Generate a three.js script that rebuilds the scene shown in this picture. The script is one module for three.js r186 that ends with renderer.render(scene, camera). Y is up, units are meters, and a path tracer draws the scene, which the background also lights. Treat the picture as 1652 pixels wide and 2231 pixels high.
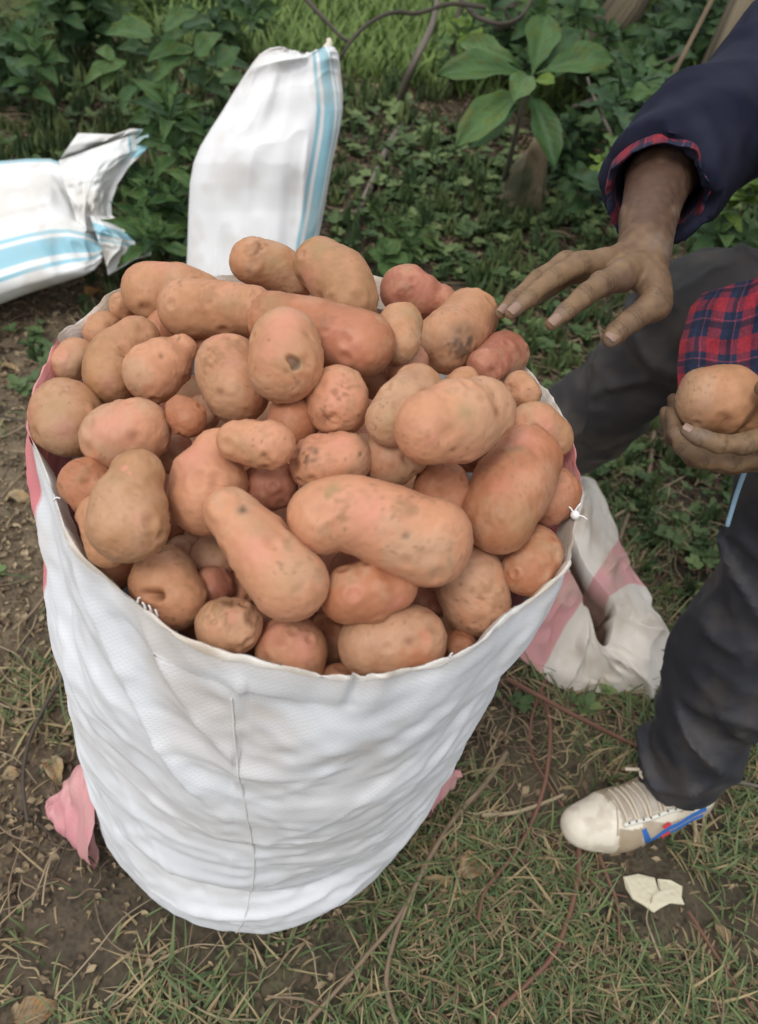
import * as THREE from 'three';
import { mergeGeometries } from 'three/addons/utils/BufferGeometryUtils.js';

// ---------------------------------------------------------------- camera, sky, sun, exposure
const scene = new THREE.Scene();
const FOC = 1750, CX = 826, CY = 1115.5;              // focal length and centre in units of the layout grid (1652 x 2231)
const camera = new THREE.PerspectiveCamera(2 * Math.atan(CY / FOC) * 180 / Math.PI, 758 / 1024, 0.05, 900);
camera.position.set(0, 1.25, 0);
camera.rotation.order = 'YXZ';
camera.rotation.set(-45 * Math.PI / 180, 0, 9 * Math.PI / 180);
camera.focus = 0.76;
camera.userData.fStop = 6.5;
camera.updateMatrixWorld(true);
scene.add(camera);

{ // overcast sky: bright cloud cover, brightest overhead, slightly cool
  const W = 256, H = 128, d = new Float32Array(W * H * 4);
  for (let j = 0; j < H; j++) for (let i = 0; i < W; i++) {
    const el = ((j + 0.5) / H - 0.5) * Math.PI, s = Math.sin(el), az = (i / W) * Math.PI * 2;
    const cl = 1 + 0.10 * Math.sin(az * 3 + s * 7) * Math.sin(az * 5 - s * 4) * Math.max(0, s);
    let L = s > 0 ? (0.46 + 0.98 * Math.pow(s, 0.9)) * cl : 0.25;
    const o = (j * W + i) * 4;
    d[o] = L * 0.98; d[o + 1] = L * 1.0; d[o + 2] = L * 1.05; d[o + 3] = 1;
  }
  const t = new THREE.DataTexture(d, W, H, THREE.RGBAFormat, THREE.FloatType);
  t.mapping = THREE.EquirectangularReflectionMapping; t.magFilter = THREE.LinearFilter; t.needsUpdate = true;
  scene.background = t; scene.environment = t;
}
const sun = new THREE.DirectionalLight(new THREE.Color(1.0, 0.965, 0.91), 1.2);
sun.position.set(-1.2, 4.2, 1.6); sun.target.position.set(-0.05, 0.7, -0.6);
sun.castShadow = true; sun.shadow.radius = 34; sun.shadow.mapSize.set(2048, 2048);
Object.assign(sun.shadow.camera, { left: -4, right: 4, top: 4, bottom: -4, near: 0.5, far: 14 });
scene.add(sun, sun.target);
const renderer = new THREE.WebGLRenderer({ antialias: true });
renderer.toneMapping = THREE.LinearToneMapping;
renderer.toneMappingExposure = 1.12;
renderer.shadowMap.enabled = true;
renderer.setSize(758, 1024);

// ---------------------------------------------------------------- helpers
const V = (x, y, z) => new THREE.Vector3(x, y, z);
const rngOf = (seed) => () => { seed = (seed + 0x6d2b79f5) | 0; let t = Math.imul(seed ^ (seed >>> 15), 1 | seed); t = (t + Math.imul(t ^ (t >>> 7), 61 | t)) ^ t; return ((t ^ (t >>> 14)) >>> 0) / 4294967296; };
const lerp = (a, b, t) => a + (b - a) * t, clamp = (x, a, b) => Math.min(b, Math.max(a, x));
const sstep = (a, b, x) => { const t = clamp((x - a) / (b - a), 0, 1); return t * t * (3 - 2 * t); };
const gauss = (x) => Math.exp(-x * x);
const HASH = new Float32Array(4096); { const r = rngOf(77); for (let i = 0; i < 4096; i++) HASH[i] = r() * 2 - 1; }
const PERM = new Uint16Array(8192); { const r = rngOf(78), p = [...Array(4096).keys()]; for (let i = 4095; i > 0; i--) { const j = Math.floor(r() * (i + 1)); [p[i], p[j]] = [p[j], p[i]]; } for (let i = 0; i < 8192; i++) PERM[i] = p[i & 4095]; }
const lat = (x, y, z) => HASH[PERM[(PERM[(PERM[x & 4095] + y) & 4095] + z) & 4095]];
function noise(x, y = 0, z = 0) {
  const ix = Math.floor(x), iy = Math.floor(y), iz = Math.floor(z), fx = x - ix, fy = y - iy, fz = z - iz;
  const u = fx * fx * fx * (fx * (fx * 6 - 15) + 10), v = fy * fy * fy * (fy * (fy * 6 - 15) + 10), w = fz * fz * fz * (fz * (fz * 6 - 15) + 10);
  const l = (a, b, t) => a + (b - a) * t;
  return l(l(l(lat(ix, iy, iz), lat(ix + 1, iy, iz), u), l(lat(ix, iy + 1, iz), lat(ix + 1, iy + 1, iz), u), v),
    l(l(lat(ix, iy, iz + 1), lat(ix + 1, iy, iz + 1), u), l(lat(ix, iy + 1, iz + 1), lat(ix + 1, iy + 1, iz + 1), u), v), w);
}
const fbm = (x, y, z, n = 4) => { let s = 0, a = 0.5; for (let i = 0; i < n; i++) { s += a * noise(x, y, z); x = x * 2.03 + 11.3; y = y * 2.03 + 5.7; z = z * 2.03 + 3.1; a *= 0.5; } return s; };
const ridge = (x, y, z) => 1 - 2 * Math.abs(noise(x, y, z));
// a sight line of the layout grid, and points on it at a depth, a height or over the ground
const rayDir = (px, py) => V((px - CX) / FOC, (CY - py) / FOC, -1).applyQuaternion(camera.quaternion);
const P = (px, py, zc) => rayDir(px, py).multiplyScalar(zc).add(camera.position);
const ZH = (px, py, h) => (h - 1.25) / rayDir(px, py).y;
const PH = (px, py, h) => P(px, py, ZH(px, py, h));
const ground = (x, z) => {
  const f = -z, n = 0.018 * fbm(x * 2.3, z * 2.3, 1, 3) + 0.010 * fbm(x * 9, z * 9, 4, 2);
  return 0.20 * sstep(1.7, 2.9, f + 0.12 * x) + 0.12 * sstep(2.9, 5, f) + n * (f > 8 ? 0.3 : 1) + 0.02 * Math.max(0, f - 6) * sstep(6, 9, f) * 0.6;
};
function PG(px, py, up = 0) { const d = rayDir(px, py); let z = 0.4; for (let i = 0; i < 400; i++) { const p = d.clone().multiplyScalar(z).add(camera.position); const g = p.y - ground(p.x, p.z) - up; if (g < 0.0008) return p; z += Math.max(0.002, g * 0.55); if (z > 30) return p; } return d.multiplyScalar(z).add(camera.position); }
const names = new Map();
const numbered = (n) => { const k = names.get(n) || 0; names.set(n, k + 1); return k ? n + '_' + String(k).padStart(3, '0') : n; };
function tag(o, label, category, group) { o.userData.label = label; o.userData.category = category; if (group) o.userData.group = group; return o; }
function shade(m) { m.castShadow = true; m.receiveShadow = true; return m; }
function mesh(name, g, m, parent) { const o = shade(new THREE.Mesh(g, m)); o.name = parent ? name : numbered(name); (parent || scene).add(o); return o; }
function thing(name, label, category, group, pos) { const o = new THREE.Group(); o.name = numbered(name); if (pos) o.position.copy(pos); scene.add(o); return tag(o, label, category, group); }
const lin = (r, g, b) => new THREE.Color().setRGB(r, g, b);
const std = (c, rough = 0.8, more = {}) => new THREE.MeshStandardMaterial({ color: c.isColor ? c : lin(...c), roughness: rough, side: THREE.DoubleSide, ...more });
function geo(pos, idx, uv, col) {
  const g = new THREE.BufferGeometry();
  g.setAttribute('position', new THREE.BufferAttribute(pos instanceof Float32Array ? pos : new Float32Array(pos), 3));
  if (uv) g.setAttribute('uv', new THREE.BufferAttribute(new Float32Array(uv), 2));
  if (col) g.setAttribute('color', new THREE.BufferAttribute(col instanceof Float32Array ? col : new Float32Array(col), 3));
  g.setIndex(idx instanceof Uint32Array ? new THREE.BufferAttribute(idx, 1) : idx); g.computeVertexNormals(); return g;
}
function tubeGeo(pts, r, sides = 7, seg, caps = true) { // tapering tube through points; r number or function of t
  const c = new THREE.CatmullRomCurve3(pts, false, 'centripetal'), n = seg || Math.max(6, pts.length * 5), f = typeof r === 'function' ? r : () => r;
  const fr = c.computeFrenetFrames(n), pos = [], idx = [], uv = [];
  for (let i = 0; i <= n; i++) { const p = c.getPointAt(i / n), rr = f(i / n); for (let j = 0; j < sides; j++) { const a = j / sides * Math.PI * 2; const q = p.clone().addScaledVector(fr.normals[i], Math.cos(a) * rr).addScaledVector(fr.binormals[i], Math.sin(a) * rr); pos.push(q.x, q.y, q.z); uv.push(j / sides, i / n); } }
  for (let i = 0; i < n; i++) for (let j = 0; j < sides; j++) { const a = i * sides + j, b = i * sides + (j + 1) % sides; idx.push(a, b, a + sides, b, b + sides, a + sides); }
  if (caps) for (const [k, fl] of [[0, 0], [n, 1]]) { const p = c.getPointAt(k / n), o = pos.length / 3; pos.push(p.x, p.y, p.z); uv.push(0, 0); for (let j = 0; j < sides; j++) { const a = k * sides + j, b = k * sides + (j + 1) % sides; fl ? idx.push(a, b, o) : idx.push(b, a, o); } }
  return geo(pos, idx, uv);
}
// ---- naive surface nets of a signed distance field, skipping blocks far from the surface
function surfaceNets(f, lo, hi, h) {
  const nx = Math.ceil((hi.x - lo.x) / h) + 1, ny = Math.ceil((hi.y - lo.y) / h) + 1, nz = Math.ceil((hi.z - lo.z) / h) + 1, B = 6;
  const val = new Float32Array(nx * ny * nz), at = (i, j, k) => i + nx * (j + ny * k);
  for (let k0 = 0; k0 < nz; k0 += B) for (let j0 = 0; j0 < ny; j0 += B) for (let i0 = 0; i0 < nx; i0 += B) {
    const c = f(lo.x + (i0 + B / 2) * h, lo.y + (j0 + B / 2) * h, lo.z + (k0 + B / 2) * h), far = Math.abs(c) > B * h * 1.25;
    for (let k = k0; k < Math.min(nz, k0 + B); k++) for (let j = j0; j < Math.min(ny, j0 + B); j++) for (let i = i0; i < Math.min(nx, i0 + B); i++) val[at(i, j, k)] = far ? c : f(lo.x + i * h, lo.y + j * h, lo.z + k * h);
  }
  const vid = new Int32Array(nx * ny * nz).fill(-1), pos = [], idx = [];
  for (let k = 0; k < nz - 1; k++) for (let j = 0; j < ny - 1; j++) for (let i = 0; i < nx - 1; i++) {
    let m = 0, sx = 0, sy = 0, sz = 0, n = 0; const v = [];
    for (let c = 0; c < 8; c++) { const q = val[at(i + (c & 1), j + (c >> 1 & 1), k + (c >> 2))]; v.push(q); if (q < 0) m |= 1 << c; }
    if (m === 0 || m === 255) continue;
    for (let a = 0; a < 8; a++) for (const d of [1, 2, 4]) { if (a & d) continue; const b = a | d; if ((v[a] < 0) === (v[b] < 0)) continue; const t = v[a] / (v[a] - v[b]); sx += (a & 1) + (d === 1 ? t : 0); sy += (a >> 1 & 1) + (d === 2 ? t : 0); sz += (a >> 2) + (d === 4 ? t : 0); n++; }
    vid[at(i, j, k)] = pos.length / 3; pos.push(lo.x + (i + sx / n) * h, lo.y + (j + sy / n) * h, lo.z + (k + sz / n) * h);
  }
  const quad = (a, b, c, d, flip) => { if (a < 0 || b < 0 || c < 0 || d < 0) return; flip ? idx.push(a, c, b, a, d, c) : idx.push(a, b, c, a, c, d); };
  for (let k = 1; k < nz - 1; k++) for (let j = 1; j < ny - 1; j++) for (let i = 1; i < nx - 1; i++) {
    const s = val[at(i, j, k)] < 0;
    if (s !== (val[at(i + 1, j, k)] < 0)) quad(vid[at(i, j - 1, k - 1)], vid[at(i, j, k - 1)], vid[at(i, j, k)], vid[at(i, j - 1, k)], !s);
    if (s !== (val[at(i, j + 1, k)] < 0)) quad(vid[at(i - 1, j, k - 1)], vid[at(i - 1, j, k)], vid[at(i, j, k)], vid[at(i, j, k - 1)], !s);
    if (s !== (val[at(i, j, k + 1)] < 0)) quad(vid[at(i - 1, j - 1, k)], vid[at(i, j - 1, k)], vid[at(i, j, k)], vid[at(i - 1, j, k)], !s);
  }
  return { pos: new Float32Array(pos), idx: new Uint32Array(idx) };
}
function colorize(s, f) { const n = s.pos.length / 3, c = new Float32Array(n * 3); for (let i = 0; i < n; i++) { const q = f(s.pos[i * 3], s.pos[i * 3 + 1], s.pos[i * 3 + 2]); c[i * 3] = q[0]; c[i * 3 + 1] = q[1]; c[i * 3 + 2] = q[2]; } return geo(s.pos, s.idx, null, c); }
// bone: [ax,ay,az,bx,by,bz,ra,rb]
const bone = (a, b, ra, rb) => [a.x, a.y, a.z, b.x, b.y, b.z, ra, rb];
function boneDist(B, x, y, z) { const px = x - B[0], py = y - B[1], pz = z - B[2], bx = B[3] - B[0], by = B[4] - B[1], bz = B[5] - B[2]; const h = clamp((px * bx + py * by + pz * bz) / (bx * bx + by * by + bz * bz + 1e-12), 0, 1); const dx = px - bx * h, dy = py - by * h, dz = pz - bz * h; return Math.sqrt(dx * dx + dy * dy + dz * dz) - (B[6] + (B[7] - B[6]) * h); }
const smin = (a, b, k) => { const h = Math.max(k - Math.abs(a - b), 0) / k; return Math.min(a, b) - h * h * k * 0.25; };
const bonesField = (list, k) => (x, y, z) => { let d = 1e3; for (const b of list) { const e = boneDist(b, x, y, z); if (e < d + k) d = smin(d, e, k); } return d; };
const mix3 = (a, b, t) => [lerp(a[0], b[0], t), lerp(a[1], b[1], t), lerp(a[2], b[2], t)];
const polyAt = (list, t) => { const x = clamp(t, 0, 1) * (list.length - 1), i = Math.min(list.length - 2, Math.floor(x)); const u = x - i; return list[i].map((q, k) => lerp(q, list[i + 1][k], u)); };
const curveAt = (tab, x) => { for (let i = 1; i < tab.length; i++) if (x <= tab[i][0]) { const t = clamp((x - tab[i - 1][0]) / (tab[i][0] - tab[i - 1][0]), 0, 1), s = t * t * (3 - 2 * t); return lerp(tab[i - 1][1], tab[i][1], s); } return tab[tab.length - 1][1]; };
function dataTex(n, f, srgb = false) { const d = new Uint8Array(n * n * 4); for (let j = 0; j < n; j++) for (let i = 0; i < n; i++) { const c = f(i / n, j / n, i, j); const o = (j * n + i) * 4; d[o] = clamp(c[0], 0, 1) * 255; d[o + 1] = clamp(c[1], 0, 1) * 255; d[o + 2] = clamp(c[2], 0, 1) * 255; d[o + 3] = 255; } const t = new THREE.DataTexture(d, n, n); t.wrapS = t.wrapT = THREE.RepeatWrapping; t.magFilter = THREE.LinearFilter; if (srgb) t.colorSpace = THREE.SRGBColorSpace; t.needsUpdate = true; return t; }
// ---------------------------------------------------------------- ground
const tile = (fn) => (u, v) => { // seamless noise by blending
  const a = fn(u, v), b = fn(u - 1, v), c = fn(u, v - 1), d = fn(u - 1, v - 1); return lerp(lerp(a, b, u), lerp(c, d, u), v); };
const soilN = tile((u, v) => fbm(u * 18, v * 18, 2, 5)), soilF = tile((u, v) => noise(u * 90, v * 90, 7));
const soilTex = dataTex(512, (u, v) => { const n = soilN(u, v), f = soilF(u, v); const k = 0.62 + 0.55 * n + 0.28 * f; return [k, k * 0.97, k * 0.93]; }, false);
const soilBump = dataTex(512, (u, v) => { const k = 0.5 + 0.6 * soilN(u, v) + 0.25 * soilF(u, v); return [k, k, k]; });
soilTex.repeat.set(2.2, 2.2); soilBump.repeat.set(2.2, 2.2);
const greenness = (x, z) => { const f = -z; // how grassy the ground is
  const n = 0.5 + 0.9 * fbm(x * 2.1 + 3, z * 2.1, 9, 3); return clamp(n * (0.35 + 0.75 * sstep(-0.45, 0.15, x) + 0.55 * sstep(0.62, 0.36, f) * sstep(-0.75, -0.3, x)), 0, 1); };
{
  const N = 300, pos = [], uv = [], col = [], idx = [];
  const warp = (s) => s * 2.2 + Math.pow(Math.abs(s), 9) * 350 * Math.sign(s);
  for (let j = 0; j <= N; j++) for (let i = 0; i <= N; i++) {
    const x = warp(i / N * 2 - 1), z = warp(j / N * 2 - 1) - 1.4, y = ground(x, z), f = -z; pos.push(x, y, z); uv.push(x, z);
    const g = greenness(x, z), far = sstep(3.1, 3.7, f + 0.3 * noise(x * 2, z * 2)), damp = 0.75 + 0.5 * fbm(x * 3, z * 3, 5, 3);
    let c = mix3([0.165, 0.125, 0.084], [0.120, 0.102, 0.062], g); c = c.map((q) => q * damp);
    const leftDry = sstep(-0.25, -0.75, x) * sstep(2.8, 1.6, f); c = mix3(c, [0.25, 0.19, 0.12], leftDry * 0.75);
    col.push(...mix3(c, [0.13, 0.22, 0.045], far * sstep(-1.4, -0.5, x + 0.25 * f)));
  }
  for (let j = 0; j < N; j++) for (let i = 0; i < N; i++) { const a = j * (N + 1) + i; idx.push(a, a + N + 1, a + 1, a + 1, a + N + 1, a + N + 2); }
  const m = std([1, 1, 1], 0.95, { vertexColors: true, map: soilTex, bumpMap: soilBump, bumpScale: 0.006 });
  const g = mesh('ground', geo(pos, idx, uv, col), m); g.userData.kind = 'structure';
}
// ---------------------------------------------------------------- woven cloth
const weaveBump = dataTex(128, (u, v) => { const a = Math.floor(u * 8), b = Math.floor(v * 8), over = (a + b) & 1, fu = u * 8 - a, fv = v * 8 - b; const k = over ? Math.sin(Math.PI * fu) * 0.35 + 0.3 : Math.sin(Math.PI * fv) * 0.9; const line = 0.12 * noise(u * 64, v * 8, 3); const e = 0.25 + 0.6 * k + line; return [e, e, e]; });
const weaveMap = (r, g, b, amt) => dataTex(128, (u, v) => { const a = Math.floor(u * 8), bb = Math.floor(v * 8), over = (a + bb) & 1; const k = 1 - amt * (over ? 0 : 1) - 0.05 * (0.5 + 0.5 * noise(u * 40, v * 40, 1)); return [r * k, g * k, b * k]; });
const weaveTone = weaveMap(1, 1, 1, 0.035);
for (const t of [weaveBump, weaveTone]) t.repeat.set(46, 46);           // eight tapes of about 3 mm to a repeat
const clothMat = (c, more = {}) => std(c, 0.62, { vertexColors: true, bumpMap: weaveBump, bumpScale: 0.0004, map: weaveTone, ...more });
const whiteCloth = clothMat([1, 1, 1]), pinkCloth = clothMat([1, 1, 1]), blueCloth = clothMat([1, 1, 1]);
const threadMat = std([0.8, 0.79, 0.76], 0.6), hemMat = std([0.66, 0.58, 0.47], 0.8);
// grid of points [row][col] closed round; cols picked by sel(i, j) go to the meshes in turn
function gridMeshes(grid, colOf, uvOf, sel, closed = true) {
  const R = grid.length, C = grid[0].length, pos = [], uv = [], col = [], out = {}, CC = closed ? C + 1 : C;
  for (let j = 0; j < R; j++) for (let i = 0; i < CC; i++) { const p = grid[j][i % C]; pos.push(p.x, p.y, p.z); uv.push(...uvOf(i, j)); col.push(...colOf(i % C, j, p)); }
  for (let j = 0; j < R - 1; j++) for (let i = 0; i < CC - 1; i++) { const a = j * CC + i, b = a + 1, c = a + CC, d = c + 1; (out[sel(i, j)] ||= []).push(a, b, c, b, d, c); }
  // one set of smooth normals for the whole cloth, shared by its panels
  const all = geo(pos, Object.values(out).flat()), nor = all.attributes.normal;
  if (closed) for (let j = 0; j < R; j++) { const a = j * CC, b = a + C; const n = V(nor.getX(a) + nor.getX(b), nor.getY(a) + nor.getY(b), nor.getZ(a) + nor.getZ(b)).normalize(); nor.setXYZ(a, n.x, n.y, n.z); nor.setXYZ(b, n.x, n.y, n.z); }
  const res = {};
  for (const k in out) { // compact
    const map = new Map(), p = [], u = [], c = [], n = [], id = [];
    for (const a of out[k]) { if (!map.has(a)) { map.set(a, p.length / 3); p.push(pos[a * 3], pos[a * 3 + 1], pos[a * 3 + 2]); u.push(uv[a * 2], uv[a * 2 + 1]); c.push(col[a * 3], col[a * 3 + 1], col[a * 3 + 2]); n.push(nor.getX(a), nor.getY(a), nor.getZ(a)); } id.push(map.get(a)); }
    const g = geo(p, id, u, c); g.setAttribute('normal', new THREE.BufferAttribute(new Float32Array(n), 3)); res[k] = g;
  }
  return res;
}
const gridNormals = (grid, closed = true) => grid.map((row, j) => row.map((p, i) => {
  const C = row.length, R = grid.length, a = row[closed ? (i + 1) % C : Math.min(C - 1, i + 1)], b = row[closed ? (i + C - 1) % C : Math.max(0, i - 1)], c = grid[Math.min(R - 1, j + 1)][i], d = grid[Math.max(0, j - 1)][i];
  const n = a.clone().sub(b).cross(c.clone().sub(d)); return n.lengthSq() > 1e-16 ? n.normalize() : V(0, 1, 0); }));

// ---------------------------------------------------------------- the full sack
const RIMY = 0.79;
const RIMPX = [[700, 1474], [760, 1476], [770, 1470], [790, 1478], [805, 1472], [830, 1473], [880, 1462], [960, 1441], [1040, 1402], [1100, 1342], [1150, 1311], [1190, 1277], [1230, 1240], [1245, 1180], [1250, 1135], [1262, 1100], [1266, 1065], [1256, 1020], [1246, 975], [1235, 935], [1205, 880], [1170, 838], [1140, 806], [1060, 730], [950, 650], [825, 610], [740, 598], [630, 596], [520, 602], [400, 606], [310, 618], [250, 641], [185, 697], [135, 728], [118, 768], [98, 815], [74, 875], [64, 935], [84, 985], [105, 1035], [125, 1095], [150, 1165], [182, 1215], [225, 1253], [270, 1292], [330, 1341], [400, 1391], [470, 1420], [560, 1441], [630, 1457]];
const rimCurve = new THREE.CatmullRomCurve3(RIMPX.map(([a, b], i) => { const h = RIMY + 0.006 * Math.sin(i * 1.7) + ((i > 0 && i < 6) ? 0.003 * (i & 1) : 0); return PH(a, b, h); }), true, 'centripetal');
const NR = 420, rim = []; for (let i = 0; i < NR; i++) rim.push(rimCurve.getPointAt(i / NR));
const rimS = rim.map((_, i) => { const p = V(0, 0, 0); let w = 0; for (let k = -16; k <= 16; k++) { const g = gauss(k / 9); p.addScaledVector(rim[(i + k + NR) % NR], g); w += g; } return p.divideScalar(w); }); // the rim without its small puckers
const rimC = rim.reduce((s, p) => s.add(p), V(0, 0, 0)).divideScalar(NR), baseC = V(-0.126, 0, -0.603);
const nearestRim = (px, py) => { const q = PH(px, py, RIMY); let b = 0; rim.forEach((p, i) => { if (p.distanceTo(q) < rim[b].distanceTo(q)) b = i; }); return b; };
const sackGrid = (() => {
  const rows = [], NV = 200, prof = [[0, 0.84], [0.03, 0.91], [0.10, 0.955], [0.28, 0.965], [0.5, 0.965], [0.75, 1.0], [0.88, 1.022], [0.96, 1.014], [1, 1]];
  for (let k = 0; k < 8; k++) rows.push({ v: 0, k: 0.03 + 0.81 * k / 8 });
  for (let j = 0; j <= NV; j++) rows.push({ v: j / NV, k: curveAt(prof, j / NV) });
  return rows.map(({ v, k }) => rim.map((r0, i) => { const r = rimS[i].clone().lerp(r0, sstep(0.93, 1, v));
    const cx = lerp(baseC.x, rimC.x, v), cz = lerp(baseC.z, rimC.z, v); let dx = r.x - rimC.x, dz = r.z - rimC.z; const len = Math.hypot(dx, dz), a = Math.atan2(dx, dz); // a = 0 towards the viewer
    const round = lerp(0.262, len, sstep(0.35, 0.85, v)); // towards the base the outline is rounder than the rim
    const nx = dx / len, nz = dz / len; let rad = round * k;
    // folds that sag across the belly like hung cloth, crinkles, potatoes pressing from within
    const y = v * RIMY, arc = a * 0.24, side = 1 - Math.cos(a), sag = y - 0.20 * side + 0.012 * noise(arc * 6, y * 5, 2);
    const env = sstep(0.02, 0.12, v) * (1 - 0.85 * sstep(0.72, 0.93, v)), up = sstep(0.55, 0.8, v) * (1 - sstep(0.93, 1, v));
    const msk = clamp(0.55 + 0.9 * noise(arc * 3.1 + 7, y * 4.2, 3), 0.1, 1.2);
    let d = env * msk * (0.0100 * noise(arc * 3.2 + 4, sag * 15 + arc * 2.5, 1) + 0.0034 * ridge(arc * 3.4, sag * 17 - arc * 3, 5)) + 0.0012 * env * noise(arc * 14, sag * 50, 8);
    d += 0.010 * env * noise(arc * 9, y * 8, 12) * sstep(0.06, 0.3, v);
    const diag = arc * 1.0 + (a < 0 ? 1 : -1) * y * 0.55; d += 0.0070 * up * ridge(diag * 13, y * 3, 31) + 0.002 * up * noise(diag * 45, y * 9, 3);
    d += 0.0009 * env * Math.pow(Math.max(0, ridge(arc * 5 + 2, sag * 24 - arc * 4, 21)), 3) + 0.0016 * env * Math.pow(Math.max(0, ridge(diag * 16 + 5, sag * 8, 23)), 3); d += 0.0012 * noise(arc * 60, y * 60, 4) * sstep(0, 0.05, v);
    rad += d; const yy = v === 0 ? 0.004 : v === 1 ? r.y : lerp(0, r.y, v) ;
    return V(cx + nx * rad, yy + 0.006 * (v > 0.05 && v < 0.95 ? noise(arc * 14, y * 10, 6) : 0), cz + nz * rad);
  }));
})();
const fullSack = thing('potato_sack', 'large open white woven sack with pink side stripes, heaped with potatoes in the foreground', 'sack');
{
  const L0 = nearestRim(128, 742), L1 = nearestRim(82, 982), R0 = nearestRim(1263, 1085), R1 = nearestRim(1240, 955);
  const inL = (i) => i >= L0 && i < L1, inR = (i) => i >= R0 && i < R1;
  const stain = (p, v) => { const n = fbm(p.x * 9, p.y * 9, p.z * 9, 4), s = clamp(0.9 * sstep(0.02, 0.42, n) * (0.25 + 0.75 * sstep(0.7, 0.98, v)) + 0.5 * sstep(0.965, 1, v) + 0.55 * sstep(0.1, 0.0, v), 0, 0.75); return s; };
  const RW = sackGrid.length, spot = P(580, 1528, ZH(580, 1528, 0.72));
  const col = (i, j, p) => { const v = clamp((j - 8) / (RW - 9), 0, 1), s = stain(p, v), f = 0.03 * fbm(p.x * 40, p.y * 40, p.z * 40, 2); let c = (inL(i) || inR(i)) ? [0.74, 0.25, 0.27] : [0.83, 0.85, 0.88]; c = mix3(c, [0.56, 0.45, 0.34], s * 0.55); c = mix3(c, [0.5, 0.33, 0.16], 0.5 * gauss(p.distanceTo(spot) / 0.012)); return c.map((q) => q + f); };
  const gs = gridMeshes(sackGrid, col, (i, j) => { const v = (j - 8) / (RW - 9); return [i / NR * 1.5, v * RIMY]; }, (i) => inL(i) ? 'left' : inR(i) ? 'right' : 'white');
  const b = mesh('sack_body', gs.white, whiteCloth, fullSack);
  mesh('side_stripe', gs.left, pinkCloth, fullSack).userData.label = 'pink side stripe seen along the left edge';
  mesh('side_stripe', gs.right, pinkCloth, fullSack).userData.label = 'pink side stripe beside the empty beige sack';
  // rolled edge of the mouth: a flattened lip that turns inward
  const hem = [], hr = 10; for (let k = 0; k <= hr; k++) hem.push(rim.map((r, i) => { const n = V(r.x - rimC.x, 0, r.z - rimC.z).normalize(), t = k / hr, w = 0.0024 + 0.0014 * noise(i * 0.11, 3, 1) + 0.0008 * noise(i * 0.5, 7, 1), a = t * Math.PI; const drop = t < 0.5 ? 0 : (t - 0.5) * 0.06; return r.clone().addScaledVector(n, w * Math.cos(a) - drop * 0.25).add(V(0, w * 1.4 * Math.sin(a) - drop + 0.0022 * noise(i * 0.33, k * 0.3, 5), 0)); }));
  const hg = gridMeshes(hem, (i, j, p) => mix3([0.78, 0.75, 0.70], [0.52, 0.41, 0.29], clamp(0.45 + 0.9 * fbm(p.x * 30, 0, p.z * 30, 3), 0, 1)).map((q, k) => (inL(i) || inR(i)) ? mix3([0.72, 0.26, 0.27], [0.6, 0.3, 0.26], 0.4)[k] : q), (i, j) => [i / NR * 1.5, j * 0.004], () => 'a');
  mesh('mouth_hem', hg.a, whiteCloth, fullSack);
  // one raised thread of the weave that runs down the belly
  const ti = nearestRim(566, 1442); const pts = []; for (let j = RW - 16; j > 10; j -= 6) { const q = 6 * Math.sin(j * 0.021), i0 = ti + Math.floor(q), p = sackGrid[j][i0].clone().lerp(sackGrid[j][i0 + 1], q - Math.floor(q)), n = V(p.x - rimC.x, 0, p.z - rimC.z).normalize(); pts.push(p.clone().addScaledVector(n, 0.0007)); }
  mesh('weft_thread', tubeGeo(pts, 0.0009, 5, 160), threadMat, fullSack);
  // frayed ends along the mouth
  const fr = rngOf(5); const ends = [[318, 1328, -8, -16], [330, 1334, -6, -16], [343, 1342, -5, -14], [300, 1312, 6, -10], [118, 1090, 14, -4], [640, 1459, 12, 4], [1252, 1122, -22, -24], [1254, 1124, 26, 8], [1250, 1118, 16, -22], [980, 1432, 6, -9]];
  for (const [a, c, dx, dy] of ends) { const h = RIMY + 0.004, p = PH(a, c, h), q = P(a + dx, c + dy, ZH(a, c, h) - 0.004); mesh('frayed_thread', tubeGeo([p, p.clone().lerp(q, 0.5).add(V(0, 0.002, 0)), q], (t) => 0.0010 * (1 - 0.4 * t), 5, 8), threadMat, fullSack); }
  // knot where the mouth is tied at the side
  const k0 = PH(1253, 1122, RIMY + 0.004); mesh('tie_knot', new THREE.IcosahedronGeometry(0.004, 2).translate(k0.x, k0.y, k0.z), threadMat, fullSack);
  // corners of the sack bottom that stick out as ears
  const ear = (tip, ra, rb, n, name, lab, seed) => { const N = 40, M = 26, grid = []; const mid = ra.clone().add(rb).multiplyScalar(0.5); for (let j = 0; j <= N; j++) { const t = j / N, row = []; for (let i = 0; i < M; i++) { const a = i / M * Math.PI * 2, w = Math.pow(1 - t, 0.85) + 0.12, q = mid.clone().lerp(tip, t); const up = ra.clone().sub(rb).multiplyScalar(0.5); const th = n.clone().multiplyScalar(0.030 * w); q.addScaledVector(up, Math.cos(a) * w * (1 - 0.35 * t)).addScaledVector(th, Math.sin(a)); q.add(V(noise(i * 0.35 + seed, j * 0.2, 1), noise(i * 0.35, j * 0.2, seed), noise(seed, i * 0.35, j * 0.2)).multiplyScalar(0.006)); row.push(q); } grid.push(row); } grid.push(Array(M).fill(tip.clone()));
    const g = gridMeshes(grid, (i, j, p) => mix3([0.66, 0.29, 0.31], [0.50, 0.36, 0.30], clamp(0.3 + 1.2 * fbm(p.x * 20, p.y * 20, p.z * 20, 3), 0, 0.7)), (i, j) => [i / M * 0.2, j / N * 0.1], () => 'a'); mesh(name, g.a, pinkCloth, fullSack).userData.label = lab; };
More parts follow.
